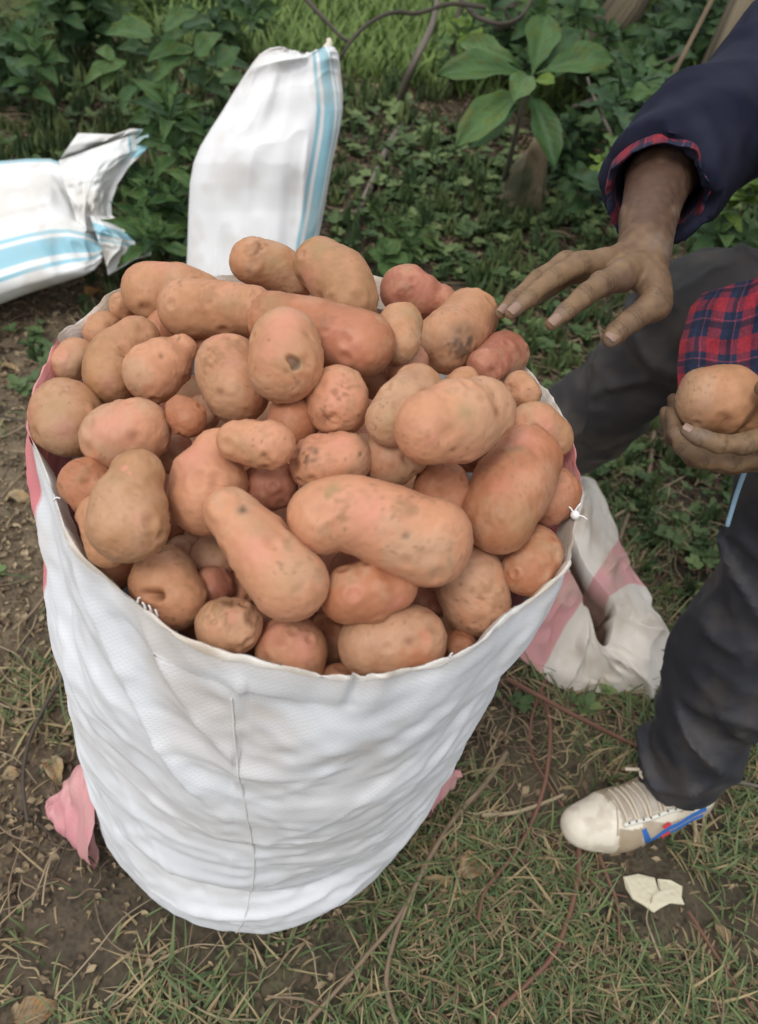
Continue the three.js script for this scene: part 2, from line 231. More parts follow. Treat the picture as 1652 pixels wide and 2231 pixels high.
  ear(PH(100, 1765, 0.045), PH(205, 1640, 0.16), PH(205, 1880, 0.015), V(0.3, 0.2, 1).normalize(), 'corner_ear', 'pink bottom corner poking out at the left', 3);
  ear(PH(1000, 1690, 0.07), PH(945, 1650, 0.13), PH(915, 1765, 0.03), V(0.3, 0.3, 1).normalize(), 'corner_ear', 'crumpled pink bottom corner poking out at the right', 9);
}
// ---------------------------------------------------------------- potatoes
const heapH = (x, z) => { const r = Math.hypot(x - rimC.x, z - rimC.z) / 0.25; return RIMY - 0.012 + 0.085 * (1 - r * r) - (r > 1 ? 0.25 * (r - 1) : 0); };
function heapDepth(px, py) { const d = rayDir(px, py); let best = 1e9, bz = 0.7, prev = 1; for (let z = 0.35; z < 1.15; z += 0.003) { const x = d.x * z, y = 1.25 + d.y * z, zz = d.z * z, g = y - heapH(x, zz); if (g <= 0 && prev > 0) return z; prev = g; if (g < best) { best = g; bz = z; } } return bz; }
// [grid points x, y, radius], deeper (m), tint, label, extra marks
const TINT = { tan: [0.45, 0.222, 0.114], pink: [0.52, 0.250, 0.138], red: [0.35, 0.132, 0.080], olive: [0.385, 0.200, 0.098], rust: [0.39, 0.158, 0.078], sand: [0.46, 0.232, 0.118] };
const POT = [
  [[[225, 722, 40]], 0, 'sand', 'sand-coloured potato tucked behind the long pale potato at the pale back-left lip of the sack'],
  [[[160, 785, 46]], 0, 'tan', 'brown potato against the pink lip of the sack above the big round leftmost potato'],
  [[[268, 668, 30]], 0, 'sand', 'small pale potato end under the big potato at the back-left lip'],
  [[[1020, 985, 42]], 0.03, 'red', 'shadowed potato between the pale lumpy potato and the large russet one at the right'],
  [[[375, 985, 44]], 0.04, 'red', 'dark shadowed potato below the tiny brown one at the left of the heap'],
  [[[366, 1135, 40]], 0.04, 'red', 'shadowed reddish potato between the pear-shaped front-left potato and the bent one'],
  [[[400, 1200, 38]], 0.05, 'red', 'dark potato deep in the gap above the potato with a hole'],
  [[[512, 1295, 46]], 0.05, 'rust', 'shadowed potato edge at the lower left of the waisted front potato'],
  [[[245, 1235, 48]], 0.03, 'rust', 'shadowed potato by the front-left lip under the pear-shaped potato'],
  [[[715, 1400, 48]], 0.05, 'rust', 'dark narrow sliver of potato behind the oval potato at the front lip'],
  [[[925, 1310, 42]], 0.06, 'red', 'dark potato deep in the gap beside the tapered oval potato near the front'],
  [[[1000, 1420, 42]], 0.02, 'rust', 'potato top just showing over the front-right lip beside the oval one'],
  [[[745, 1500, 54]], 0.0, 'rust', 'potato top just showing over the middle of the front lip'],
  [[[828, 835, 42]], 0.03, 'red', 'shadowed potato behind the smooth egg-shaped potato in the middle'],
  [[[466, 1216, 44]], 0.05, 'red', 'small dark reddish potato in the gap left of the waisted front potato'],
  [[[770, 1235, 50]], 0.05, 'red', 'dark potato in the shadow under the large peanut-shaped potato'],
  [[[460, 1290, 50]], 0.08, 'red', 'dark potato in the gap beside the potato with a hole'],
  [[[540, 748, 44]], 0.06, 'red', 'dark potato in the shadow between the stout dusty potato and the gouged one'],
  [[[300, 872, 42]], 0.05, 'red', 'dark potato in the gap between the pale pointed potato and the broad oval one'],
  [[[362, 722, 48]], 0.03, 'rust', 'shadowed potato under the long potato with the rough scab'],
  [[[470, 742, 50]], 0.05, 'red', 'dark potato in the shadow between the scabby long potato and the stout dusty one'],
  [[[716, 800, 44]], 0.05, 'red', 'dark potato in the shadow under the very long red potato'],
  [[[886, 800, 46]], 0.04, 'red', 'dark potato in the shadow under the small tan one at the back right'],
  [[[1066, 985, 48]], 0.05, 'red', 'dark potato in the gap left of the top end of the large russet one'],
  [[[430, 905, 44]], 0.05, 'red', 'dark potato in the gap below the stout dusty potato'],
  [[[552, 570, 52], [596, 582, 52], [640, 606, 48]], 0, 'tan', 'light brown double-lobed potato standing against the white sack behind', [['eye', 560, 552, 8, 'd'], ['dirt', 600, 570, 22, 'o']]],
  [[[698, 578, 58], [738, 614, 68], [764, 656, 62]], 0, 'olive', 'big knobbly potato with a dark eye, the highest at the back of the heap', [['eye', 697, 574, 9, 'k'], ['eye', 695, 645, 10, 'd'], ['dirt', 690, 540, 25, 'o']]],
  [[[886, 634, 57], [930, 650, 51], [962, 656, 38]], 0, 'red', 'dark red potato with a pink bruise at the back-right of the heap', [['pink', 850, 640, 22, 'p'], ['pink', 910, 600, 20, 'p']]],
  [[[873, 706, 49], [868, 752, 46]], 0, 'tan', 'small tan potato between the red potato and the long scabby one', [['dirt', 885, 672, 20, 'o']]],
  [[[324, 634, 61], [392, 626, 53], [446, 634, 40]], 0, 'sand', 'smooth broad potato at the back-left lip of the sack', [['eye', 309, 672, 10, 'd']]],
  [[[406, 674, 64], [478, 674, 63], [548, 678, 54]], 0, 'tan', 'long potato with a rough cracked scab on top at the back-left', [['scab', 455, 640, 40, 's'], ['eye', 340, 695, 8, 'd']]],
  [[[1104, 768, 47], [1060, 800, 42]], 0, 'red', 'small red potato with deep pits at the right, under the smudged one', [['pit', 1075, 810, 13, 'd'], ['eye', 1090, 750, 6, 'k'], ['pink', 1100, 790, 14, 'p']]],
  [[[1026, 692, 62], [1003, 722, 67], [976, 748, 70]], 0, 'tan', 'upright oval potato with a dark smudge, touched by the fingertips', [['smudge', 1010, 740, 42, 'k'], ['scab', 1005, 755, 30, 'k'], ['eye', 936, 790, 12, 'd']]],
  [[[1004, 838, 36]], 0, 'tan', 'small round potato top behind the pale lumpy potato at the right'],
  [[[1135, 852, 42]], 0, 'tan', 'tan potato against the white back-right lip of the sack'],
  [[[1168, 932, 56], [1198, 952, 52]], 0, 'tan', 'orange-tan potato at the far right lip behind the large russet one', [['pink', 1210, 955, 22, 'p']]],
  [[[1212, 1078, 58], [1190, 1100, 50]], 0, 'rust', 'brown potato at the right lip, beside the knotted thread'],
  [[[1164, 1205, 63], [1146, 1242, 58]], 0, 'rust', 'round reddish brown potato inside the right lip below the knotted thread', [['eye', 1205, 1175, 8, 'd']]],
  [[[862, 985, 68], [850, 1000, 60]], 0, 'rust', 'pinkish shadowed potato under the pale lumpy potato, right of the speckled one'],
  [[[908, 848, 57], [872, 890, 64], [852, 915, 58]], 0, 'sand', 'dusty tan potato sloping down behind the pale lumpy one', [['dirt', 905, 810, 25, 'd'], ['dirt', 850, 920, 30, 'o']]],
  [[[640, 920, 58], [620, 950, 50]], 0.01, 'rust', 'brown shadowed potato below the potato with a black gouge'],
  [[[188, 1055, 56], [204, 1080, 50]], 0, 'rust', 'shadowed reddish potato below the big round leftmost potato'],
  [[[214, 1122, 44], [236, 1190, 46]], 0, 'tan', 'knobbly potato squeezed behind the pear-shaped one at the front-left lip', [['pink', 205, 1100, 16, 'p'], ['pit', 195, 1150, 14, 'd']]],
  [[[144, 900, 78], [150, 925, 75]], 0, 'olive', 'big round potato bulging at the leftmost lip of the sack', [['pink', 140, 935, 26, 'm'], ['dirt', 120, 890, 30, 'o']]],
  [[[300, 742, 52], [248, 792, 62], [242, 826, 56]], 0, 'olive', 'long pale brown potato slanting down towards the left lip', [['pink', 235, 840, 16, 'm'], ['eye', 300, 720, 10, 'd']]],
  [[[398, 898, 38], [412, 914, 40]], 0, 'rust', 'tiny brown potato in the gap left of centre'],
  [[[497, 806, 80], [514, 846, 76]], 0, 'tan', 'stout potato with a dusty brown crown left of the gouged one', [['scab', 490, 760, 45, 's'], ['eye', 480, 855, 10, 'd'], ['pink', 510, 790, 22, 'm']]],
  [[[334, 814, 63], [370, 784, 55], [400, 758, 30]], 0, 'pink', 'pale pink potato with a pointed end on the left of the heap', [['eye', 352, 775, 6, 'd']]],
  [[[602, 694, 62], [690, 718, 70], [790, 750, 73]], 0, 'rust', 'very long potato with scabby red skin across the back of the heap', [['scab', 730, 705, 45, 'd'], ['pink', 745, 750, 50, 'p'], ['scab', 590, 660, 40, 's']]],
  [[[622, 748, 77], [622, 798, 82]], 0, 'sand', 'large egg-shaped potato with a dark gouge in its face at the top centre', [['gouge', 632, 782, 17, 'k'], ['eye', 622, 812, 7, 'd'], ['eye', 665, 735, 10, 'd'], ['pink', 640, 690, 20, 'p'], ['dirt', 625, 750, 30, 'o']]],
  [[[735, 870, 71], [738, 884, 70]], 0, 'pink', 'smooth egg-shaped potato in the middle of the heap', [['pink', 735, 860, 30, 'p']]],
  [[[590, 1060, 56]], 0.02, 'red', 'dark red potato in the shadow behind the waisted front potato'],
  [[[960, 1062, 60], [985, 1090, 50]], 0.01, 'rust', 'shadowed reddish potato left of the large russet one, above the peanut-shaped one'],
  [[[1150, 998, 75], [1120, 1058, 90], [1084, 1124, 83]], 0, 'rust', 'large russet potato with flaking skin at the right of the heap', [['scab', 1125, 985, 45, 's'], ['scab', 1085, 1100, 40, 's'], ['pink', 1090, 1060, 22, 'p']]],
  [[[938, 934, 78], [1003, 918, 87], [1056, 896, 71]], 0, 'pink', 'big pale lumpy potato on top at the right of the heap', [['eye', 1085, 895, 12, 'd'], ['pink', 940, 960, 16, 'p'], ['eye', 990, 985, 9, 'd'], ['dirt', 1010, 900, 25, 'o']]],
  [[[252, 953, 74], [300, 940, 70]], 0, 'pink', 'broad oval potato right of the round leftmost one', [['eye', 290, 950, 9, 'd'], ['pink', 260, 920, 30, 'p']]],
  [[[480, 985, 58], [456, 1050, 84], [448, 1090, 80]], 0, 'pink', 'bent potato curving down left of centre, beside the pear-shaped one'],
  [[[516, 962, 46], [556, 966, 53], [592, 970, 52]], 0, 'pink', 'smooth finger-shaped potato lying across the middle', [['eye', 575, 995, 6, 'd']]],
  [[[696, 1012, 67], [750, 1002, 63]], 0, 'pink', 'pink speckled potato in the centre with a black pinhole', [['eye', 787, 990, 5, 'k'], ['scab', 670, 990, 30, 'k'], ['pink', 740, 965, 30, 'p']]],
  [[[357, 1268, 78], [384, 1306, 69]], 0, 'tan', 'curled potato with a navel-like hole at the front-left lip', [['slit', 338, 1297, 20, 'd']]],
  [[[299, 1037, 64], [283, 1092, 81], [278, 1140, 84]], 0, 'olive', 'large pear-shaped olive-tan potato at the front-left with a pink scar', [['scar', 272, 1018, 7, 'p'], ['scar', 281, 1027, 7, 'p'], ['scar', 287, 1040, 7, 'p'], ['scar', 291, 1053, 6, 'p'], ['pink', 305, 1128, 16, 'p']]],
  [[[634, 1418, 80], [630, 1455, 76]], 0, 'tan', 'dusty brown potato at the front lip below the waisted one', [['pink', 660, 1385, 26, 'm']]],
  [[[808, 1402, 72], [858, 1399, 77], [902, 1396, 73]], 0, 'rust', 'oval orange-brown potato lying at the front lip', [['eye', 892, 1398, 9, 'd'], ['pink', 928, 1395, 9, 'p']]],
  [[[1022, 1262, 83], [1038, 1312, 77]], 0, 'pink', 'tapered pinkish potato at the front-right lip under the peanut-shaped one'],
  [[[760, 1296, 65], [808, 1288, 71], [860, 1278, 52]], 0, 'rust', 'tapered oval potato under the peanut-shaped one near the front', [['pink', 775, 1290, 16, 'p']]],
  [[[502, 1118, 60], [562, 1190, 75], [630, 1270, 84]], 0, 'pink', 'large waisted potato pointing down to the front, the biggest left of centre', [['smudge', 530, 1110, 14, 'k'], ['pink', 560, 1190, 40, 'p'], ['eye', 600, 1195, 5, 'k'], ['dirt', 570, 1150, 30, 'o']]],
  [[[702, 1128, 80], [788, 1124, 86], [868, 1155, 92], [934, 1178, 94]], 0, 'pink', 'very large peanut-shaped potato on top at the front of the heap', [['eye', 885, 1168, 9, 'k'], ['eye', 918, 1195, 8, 'k'], ['eye', 980, 1180, 6, 'k'], ['eye', 795, 1075, 11, 'o'], ['pink', 800, 1120, 50, 'p'], ['scab', 720, 1075, 30, 'o']]],
  [[[486, 1365, 62], [512, 1364, 60]], 0, 'tan', 'small round potato resting on the front-left lip of the sack', [['pink', 490, 1345, 26, 'p'], ['scab', 490, 1340, 40, 'o']]],
];
const MARK = { k: [0.07, 0.045, 0.03], d: [0.20, 0.09, 0.045], o: [0.30, 0.20, 0.09], p: [0.58, 0.235, 0.165], m: [0.44, 0.20, 0.15], s: [0.30, 0.155, 0.075] };
const potMat = new THREE.MeshPhysicalMaterial({ color: 0xffffff, roughness: 0.5, vertexColors: true, specularIntensity: 0.5, sheen: 0.15, sheenRoughness: 0.6, sheenColor: lin(0.5, 0.4, 0.3) });
// builds one potato's shape from a chain of points with radii (world units)
function potatoGeo(chain, seed, tint, marks, quality = 1) {
  const r = rngOf(seed * 131 + 7), NU = Math.round(76 * quality), NA = Math.round(84 * quality);
  const pts = chain.map((c) => c.p), rad = chain.map((c) => c.r), mean = rad.reduce((a, b) => a + b) / rad.length;
  const lc = (...t) => { const q = V(0, 0, 0); for (let i = 0; i < t.length; i += 2) q.addScaledVector(t[i + 1], t[i]); return q; };
  const curve = pts.length === 2 ? new THREE.LineCurve3(pts[0], pts[1]) : pts.length === 3 ? new THREE.QuadraticBezierCurve3(pts[0], lc(2, pts[1], -0.5, pts[0], -0.5, pts[2]), pts[2]) : new THREE.CubicBezierCurve3(pts[0], lc(-5 / 6, pts[0], 3, pts[1], -1.5, pts[2], 1 / 3, pts[3]), lc(1 / 3, pts[0], -1.5, pts[1], 3, pts[2], -5 / 6, pts[3]), pts[3]), Lc = curve.getLength(), r0 = rad[0], r1 = rad[rad.length - 1], T0 = curve.getTangentAt(0.001), T1 = curve.getTangentAt(0.999), tot = r0 + Lc + r1;
  const radAt = (t) => { const x = clamp(t, 0, 1) * (rad.length - 1), i = Math.min(rad.length - 2, Math.floor(x)), u = x - i, s = u * u * (3 - 2 * u); return lerp(rad[i], rad[i + 1], s); };
  const axis0 = pts[pts.length - 1].clone().sub(pts[0]).normalize(), ref = V(r() - 0.5, r() - 0.5, r() - 0.5).normalize(); ref.addScaledVector(axis0, -ref.dot(axis0)).normalize(); const pos = [], idx = []; const squash = 1 + (r() - 0.5) * 0.10, o = seed * 7.31;
  const eyes = []; for (let k = 0; k < 7 + Math.floor(r() * 6); k++) eyes.push([r(), r() * 6.283, 0.0022 + 0.0028 * r(), r()]);
  const ring = (u) => { const s = u * tot - r0; let c, t, rr; if (s < 0) { c = pts[0].clone().addScaledVector(T0, s); t = T0; rr = r0 * Math.sqrt(Math.max(0, 1 - (s / r0) ** 2)); } else if (s > Lc) { const q = s - Lc; c = pts[pts.length - 1].clone().addScaledVector(T1, q); t = T1; rr = r1 * Math.sqrt(Math.max(0, 1 - (q / r1) ** 2)); } else { const q = s / Lc; c = curve.getPointAt(q); t = curve.getTangentAt(q); rr = radAt(q); } return { c, t, rr }; };
  const at = (u, a) => { const { c, t, rr } = ring(u); const n = ref.clone().addScaledVector(t, -ref.dot(t)).normalize(), b = t.clone().cross(n); const d = n.multiplyScalar(Math.cos(a) * squash).addScaledVector(b, Math.sin(a) / squash); return { q: c.clone().addScaledVector(d, rr), n: d.clone().multiplyScalar(rr).addScaledVector(t, u * tot - r0 < 0 ? u * tot - r0 : u * tot - r0 > Lc ? u * tot - r0 - Lc : 0).normalize() }; };
  const eyeP = eyes.map((e) => at(0.06 + 0.88 * e[0], e[1]).q);
  const mk = (marks || []).map((m) => ({ ...m })); { const q = rngOf(seed * 57 + 11); for (let k = 0; k < 3; k++) { const p = at(0.12 + 0.76 * q(), q() * 6.283).q, t = q(); mk.push({ kind: t < 0.45 ? 'scab' : t < 0.75 ? 'film' : 'pink', p, r: mean * (0.28 + 0.35 * q()), c: t < 0.2 ? 'd' : t < 0.45 ? 's' : t < 0.75 ? 'o' : 'p' }); } }
  const lobes = 0.075 * mean, ctr = pts.reduce((s, p) => s.add(p), V(0, 0, 0)).divideScalar(pts.length), raw = [];
  for (let j = 0; j <= NU; j++) { const u = 0.5 - 0.5 * Math.cos(Math.PI * j / NU); for (let i = 0; i < (j === 0 || j === NU ? 1 : NA); i++) raw.push(at(clamp(u, 1e-4, 1 - 1e-4), i / NA * Math.PI * 2)); }
  const col = [], base = TINT[tint], dusty = 0.35 + 0.55 * r();
  for (const { q, n } of raw) {
    const X = q.x, Y = q.y, Z = q.z;
    let d = lobes * noise(X * 22 + o, Y * 22, Z * 22) + 0.026 * mean * noise(X * 48, Y * 48 + o, Z * 48) + 0.00075 * fbm(X * 160, Y * 160, Z * 160 + o, 3);
    const n1 = fbm(X * 26 + o, Y * 26, Z * 26, 3), n2 = fbm(X * 90, Y * 90 + o, Z * 90, 3), n3 = noise(X * 330, Y * 330, Z * 330 + o), n4 = fbm(X * 14, Y * 14, Z * 14 + o, 2);
    let c = mix3(base, [0.57, 0.265, 0.165], clamp(0.75 * n1 + 0.55 * n2 + 0.05, 0, 0.6));       // pinkish patches
    c = mix3(c, [0.41, 0.255, 0.155], clamp(dusty * sstep(-0.05, 0.35, n4 + 0.4 * n2), 0, 0.7));     // dry soil film
    c = mix3(c, [0.26, 0.14, 0.07], 0.42 * sstep(0.20, 0.60, n2 + 0.45 * n3 + 0.35 * n1));        // scurf
    c = mix3(c, [0.20, 0.11, 0.055], 0.55 * sstep(0.55, 0.85, n3) * sstep(-0.1, 0.25, n1));         // lenticels and specks of soil
    const br = 1 + 0.16 * n2 + 0.07 * n3 + 0.14 * n4; c = c.map((v) => v * br);
    eyeP.forEach((e, k) => { const w = q.distanceTo(e) / eyes[k][2]; if (w < 3) { const g = gauss(w * 0.8); d -= g * 0.0013; d += 0.0007 * gauss((w - 1.9) * 1.2); c = mix3(c, MARK.d, 0.22 * gauss(w * 1.3) * eyes[k][3]); } });
    for (const m of mk) { const w = q.distanceTo(m.p) / m.r; if (w > 4) continue; const wn = w * (1 + 0.5 * n2 * 1.6 + 0.35 * n1), g = gauss(wn), C = MARK[m.c];
      if (m.kind === 'eye') { d -= 0.10 * m.r * g + 0.0009 * g; c = mix3(c, C, 0.75 * gauss(wn * 1.15)); }
      else if (m.kind === 'pit') { d -= 0.5 * m.r * gauss(w * 1.2); c = mix3(c, C, 0.5 * g); }
      else if (m.kind === 'gouge') { const ww = w * (1 + 1.1 * noise(X * 120, Y * 120, Z * 120 + 3) + 0.5 * n2); d -= 0.55 * m.r * sstep(1.1, 0.6, ww); c = mix3(c, C, 0.9 * sstep(1.15, 0.7, ww)); c = mix3(c, MARK.o, 0.5 * gauss((ww - 1.4) * 1.6)); }
      else if (m.kind === 'slit') { const lx = q.clone().sub(m.p), ax = m.ax, al = lx.dot(ax), ac = Math.sqrt(Math.max(0, lx.lengthSq() - al * al)); const g2 = gauss(ac / (m.r * 0.5)) * sstep(-3.4 * m.r, -0.8 * m.r, al) * sstep(1.15 * m.r, 0.5 * m.r, al); d -= g2 * m.r * 1.6 * (0.55 + 0.45 * sstep(-0.8 * m.r, 0.4 * m.r, al)); d += 0.16 * m.r * gauss((ac / (m.r * 0.5) - 2.0)) * sstep(-3.4 * m.r, -0.8 * m.r, al) * sstep(1.6 * m.r, 0.6 * m.r, al); c = mix3(c, MARK.d, 0.75 * g2 * sstep(-1.6 * m.r, 0.3 * m.r, al)); }  // slit painted darker towards its inner end, in place of shade
      else if (m.kind === 'scab') { const k = sstep(0.0, 0.5, n2 + 0.5 * n3 + 0.45 * g - 0.1) * sstep(1.5, 0.5, wn); d += 0.0010 * k; c = mix3(c, C, 0.62 * k); }
      else if (m.kind === 'scar') { c = mix3(c, C, 0.8 * sstep(1, 0.6, wn)); }
      else if (m.kind === 'smudge') { c = mix3(c, C, 0.62 * g * (0.6 + 0.8 * clamp(0.5 + n2 + 0.5 * n3, 0, 1))); }
      else c = mix3(c, C, (m.kind === 'dirt' ? 0.5 : m.kind === 'film' ? 0.42 : 0.55) * g * (0.6 + 0.8 * clamp(0.5 + n2, 0, 1)));
    }
    q.addScaledVector(n, d); pos.push(q.x, q.y, q.z); col.push(...c.map((v) => clamp(v, 0.01, 0.9)));
  }
  const off = (j) => j === 0 ? 0 : 1 + (j - 1) * NA, last = raw.length - 1;
  for (let i = 0; i < NA; i++) { const k = (i + 1) % NA; idx.push(0, 1 + k, 1 + i); idx.push(last, off(NU - 1) + i, off(NU - 1) + k); }
  for (let j = 1; j < NU - 1; j++) for (let i = 0; i < NA; i++) { const k = (i + 1) % NA, a = off(j) + i, b = off(j) + k, c2 = a + NA, d2 = b + NA; idx.push(a, b, c2, b, d2, c2); }
  return geo(pos, idx, null, col);
}
// inside test of the sack wall: distance of (x, z) from the rim outline, positive inside
const wallDist = (x, z) => { let d = 1e9, ins = false; for (let i = 0, j = NR - 1; i < NR; j = i++) { const a = rim[i], b = rim[j]; if (i % 3 === 0) d = Math.min(d, Math.hypot(a.x - x, a.z - z)); if ((a.z > z) !== (b.z > z) && x < (b.x - a.x) * (z - a.z) / (b.z - a.z) + a.x) ins = !ins; } return ins ? d : -d; };
const placed = [];
POT.forEach((row, n) => { // each potato goes as deep on its sight line as the ones under it allow
  const sp = row[0], deep = row[1] + (row[1] >= 0.03 ? 0.02 : 0); let pts = sp; const rr = rngOf(n * 17 + 3);
  if (sp.length === 1) { const a = rr() * 3.14, [x, y, r] = sp[0]; pts = [[x - Math.cos(a) * r * 0.2, y - Math.sin(a) * r * 0.2, r * 0.93], [x + Math.cos(a) * r * 0.22, y + Math.sin(a) * r * 0.22, r * 0.9]]; }
  const chain = []; for (let k = 0; k < 5; k++) { const t = k / 4 * (pts.length - 1), i = Math.min(pts.length - 2, Math.floor(t)), u = t - i; chain.push([0, 1, 2].map((q) => lerp(pts[i][q], pts[i + 1][q], u))); }
  const z0 = heapDepth(chain[0][0], chain[0][1]), z4 = heapDepth(chain[4][0], chain[4][1]), zm = heapDepth(chain[2][0], chain[2][1]), slope = clamp((z4 - z0) * 0.6, -0.05, 0.05);
  const zb = (k) => zm + deep + slope * (k / 4 - 0.5); let e = 0;
  // stay inside the sack below the rim
  let e0 = 0; for (let it = 0; it < 30; it++) { let bad = 0; for (let k = 0; k < 5; k++) { const z = zb(k) + e0, p = P(chain[k][0], chain[k][1], z), r = chain[k][2] * z / FOC, h = Math.max(0, p.y - RIMY); const need = r * (h > r ? 0 : Math.sqrt(1 - (h / r) ** 2)) * 0.95 + (h > r ? 0 : 0.008); if (wallDist(p.x, p.z) < need && chain[2][1] > 1235) bad = 1; } if (!bad) break; e0 += 0.004; }
  e = e0; // at the back and the sides: not beyond the wall
  for (let it = 0; it < 30; it++) { let bad = 0; for (let k = 0; k < 5; k++) { const z = zb(k) + e, p = P(chain[k][0], chain[k][1], z), r = chain[k][2] * z / FOC; if (chain[2][1] <= 1235 && p.y < RIMY + 0.6 * r && wallDist(p.x, p.z) < 0.6 * r) bad = 1; } if (!bad) break; e -= 0.004; }
  for (const q of placed) for (let k = 0; k < 5; k++) for (const c of q.chain) { const z = zb(k), m = (z + c[3]) / 2, d = Math.hypot(chain[k][0] - c[0], chain[k][1] - c[1]) * m / FOC, s = (chain[k][2] + c[2]) * m / FOC * 0.84; if (d < s) e = Math.min(e, c[3] - Math.sqrt(s * s - d * d) - z); }
  e = Math.max(e, -0.13); if (e0 > 0) e = Math.max(e, e0 - 0.004);
  placed.push({ chain: chain.map((c, k) => [...c, zb(k) + e]), e, e0 });
  const zAt = (t) => zm + deep + slope * (t - 0.5) + e;
  const ch = pts.map(([x, y, r], k) => { const z = zAt(k / (pts.length - 1)); return { p: P(x, y, z), r: r * z / FOC }; });
  const marks = (row[4] || []).map(([kind, x, y, r, c]) => { let best = null, bz = 1e9; for (const q of placed[n].chain) { const dd = Math.hypot(q[0] - x, q[1] - y), z = q[3] - Math.sqrt(Math.max(0, (q[2] * q[2] - dd * dd))) * q[3] / FOC; if (z < bz) { bz = z; best = q; } } return { kind, p: P(x, y, bz), r: r * bz / FOC, c, ax: P(x + 10, y - 1, bz).sub(P(x, y, bz)).normalize() }; });
  const hidden = sp.length === 1;
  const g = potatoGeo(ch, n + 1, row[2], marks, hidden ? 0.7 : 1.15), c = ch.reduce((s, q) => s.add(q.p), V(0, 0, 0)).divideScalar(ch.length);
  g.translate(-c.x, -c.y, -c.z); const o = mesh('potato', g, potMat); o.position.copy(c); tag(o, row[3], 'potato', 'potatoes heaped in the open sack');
});

{ // the layer underneath, seen only as dark shapes between the others
  const r = rngOf(91); let n = 0;
  for (let gx = -4; gx <= 4; gx++) for (let gz = -4; gz <= 4; gz++) {
    const x = rimC.x + gx * 0.052 + (r() - 0.5) * 0.02, z = rimC.z + gz * 0.055 + (r() - 0.5) * 0.02, R = 0.033 + r() * 0.008; if (wallDist(x, z) < R + 0.036) continue;
    let y = heapH(x, z) - 0.095 - R; for (let it = 0; it < 20; it++) { let hit = false; for (const q of placed) for (const c of q.chain) { const p = P(c[0], c[1], c[3]); if (p.distanceTo(V(x, y, z)) < (R + c[2] * c[3] / FOC) * 0.86) hit = true; } if (!hit) break; y -= 0.006; }
    const a = r() * 3.14, d = V(Math.cos(a), 0.2 * (r() - 0.5), Math.sin(a)).multiplyScalar(R * 0.3), c = V(x, y, z), g = potatoGeo([{ p: c.clone().sub(d), r: R }, { p: c.clone().add(d), r: R * 0.95 }], 200 + n, ['rust', 'red', 'tan'][n % 3], null, 0.4); g.translate(-x, -y, -z);
    const o = mesh('potato', g, potMat); o.position.copy(c); tag(o, 'potato of the lower layer, seen only in the dark gaps between the others', 'potato', 'potatoes of the lower layer in the open sack'); n++;
  }
}
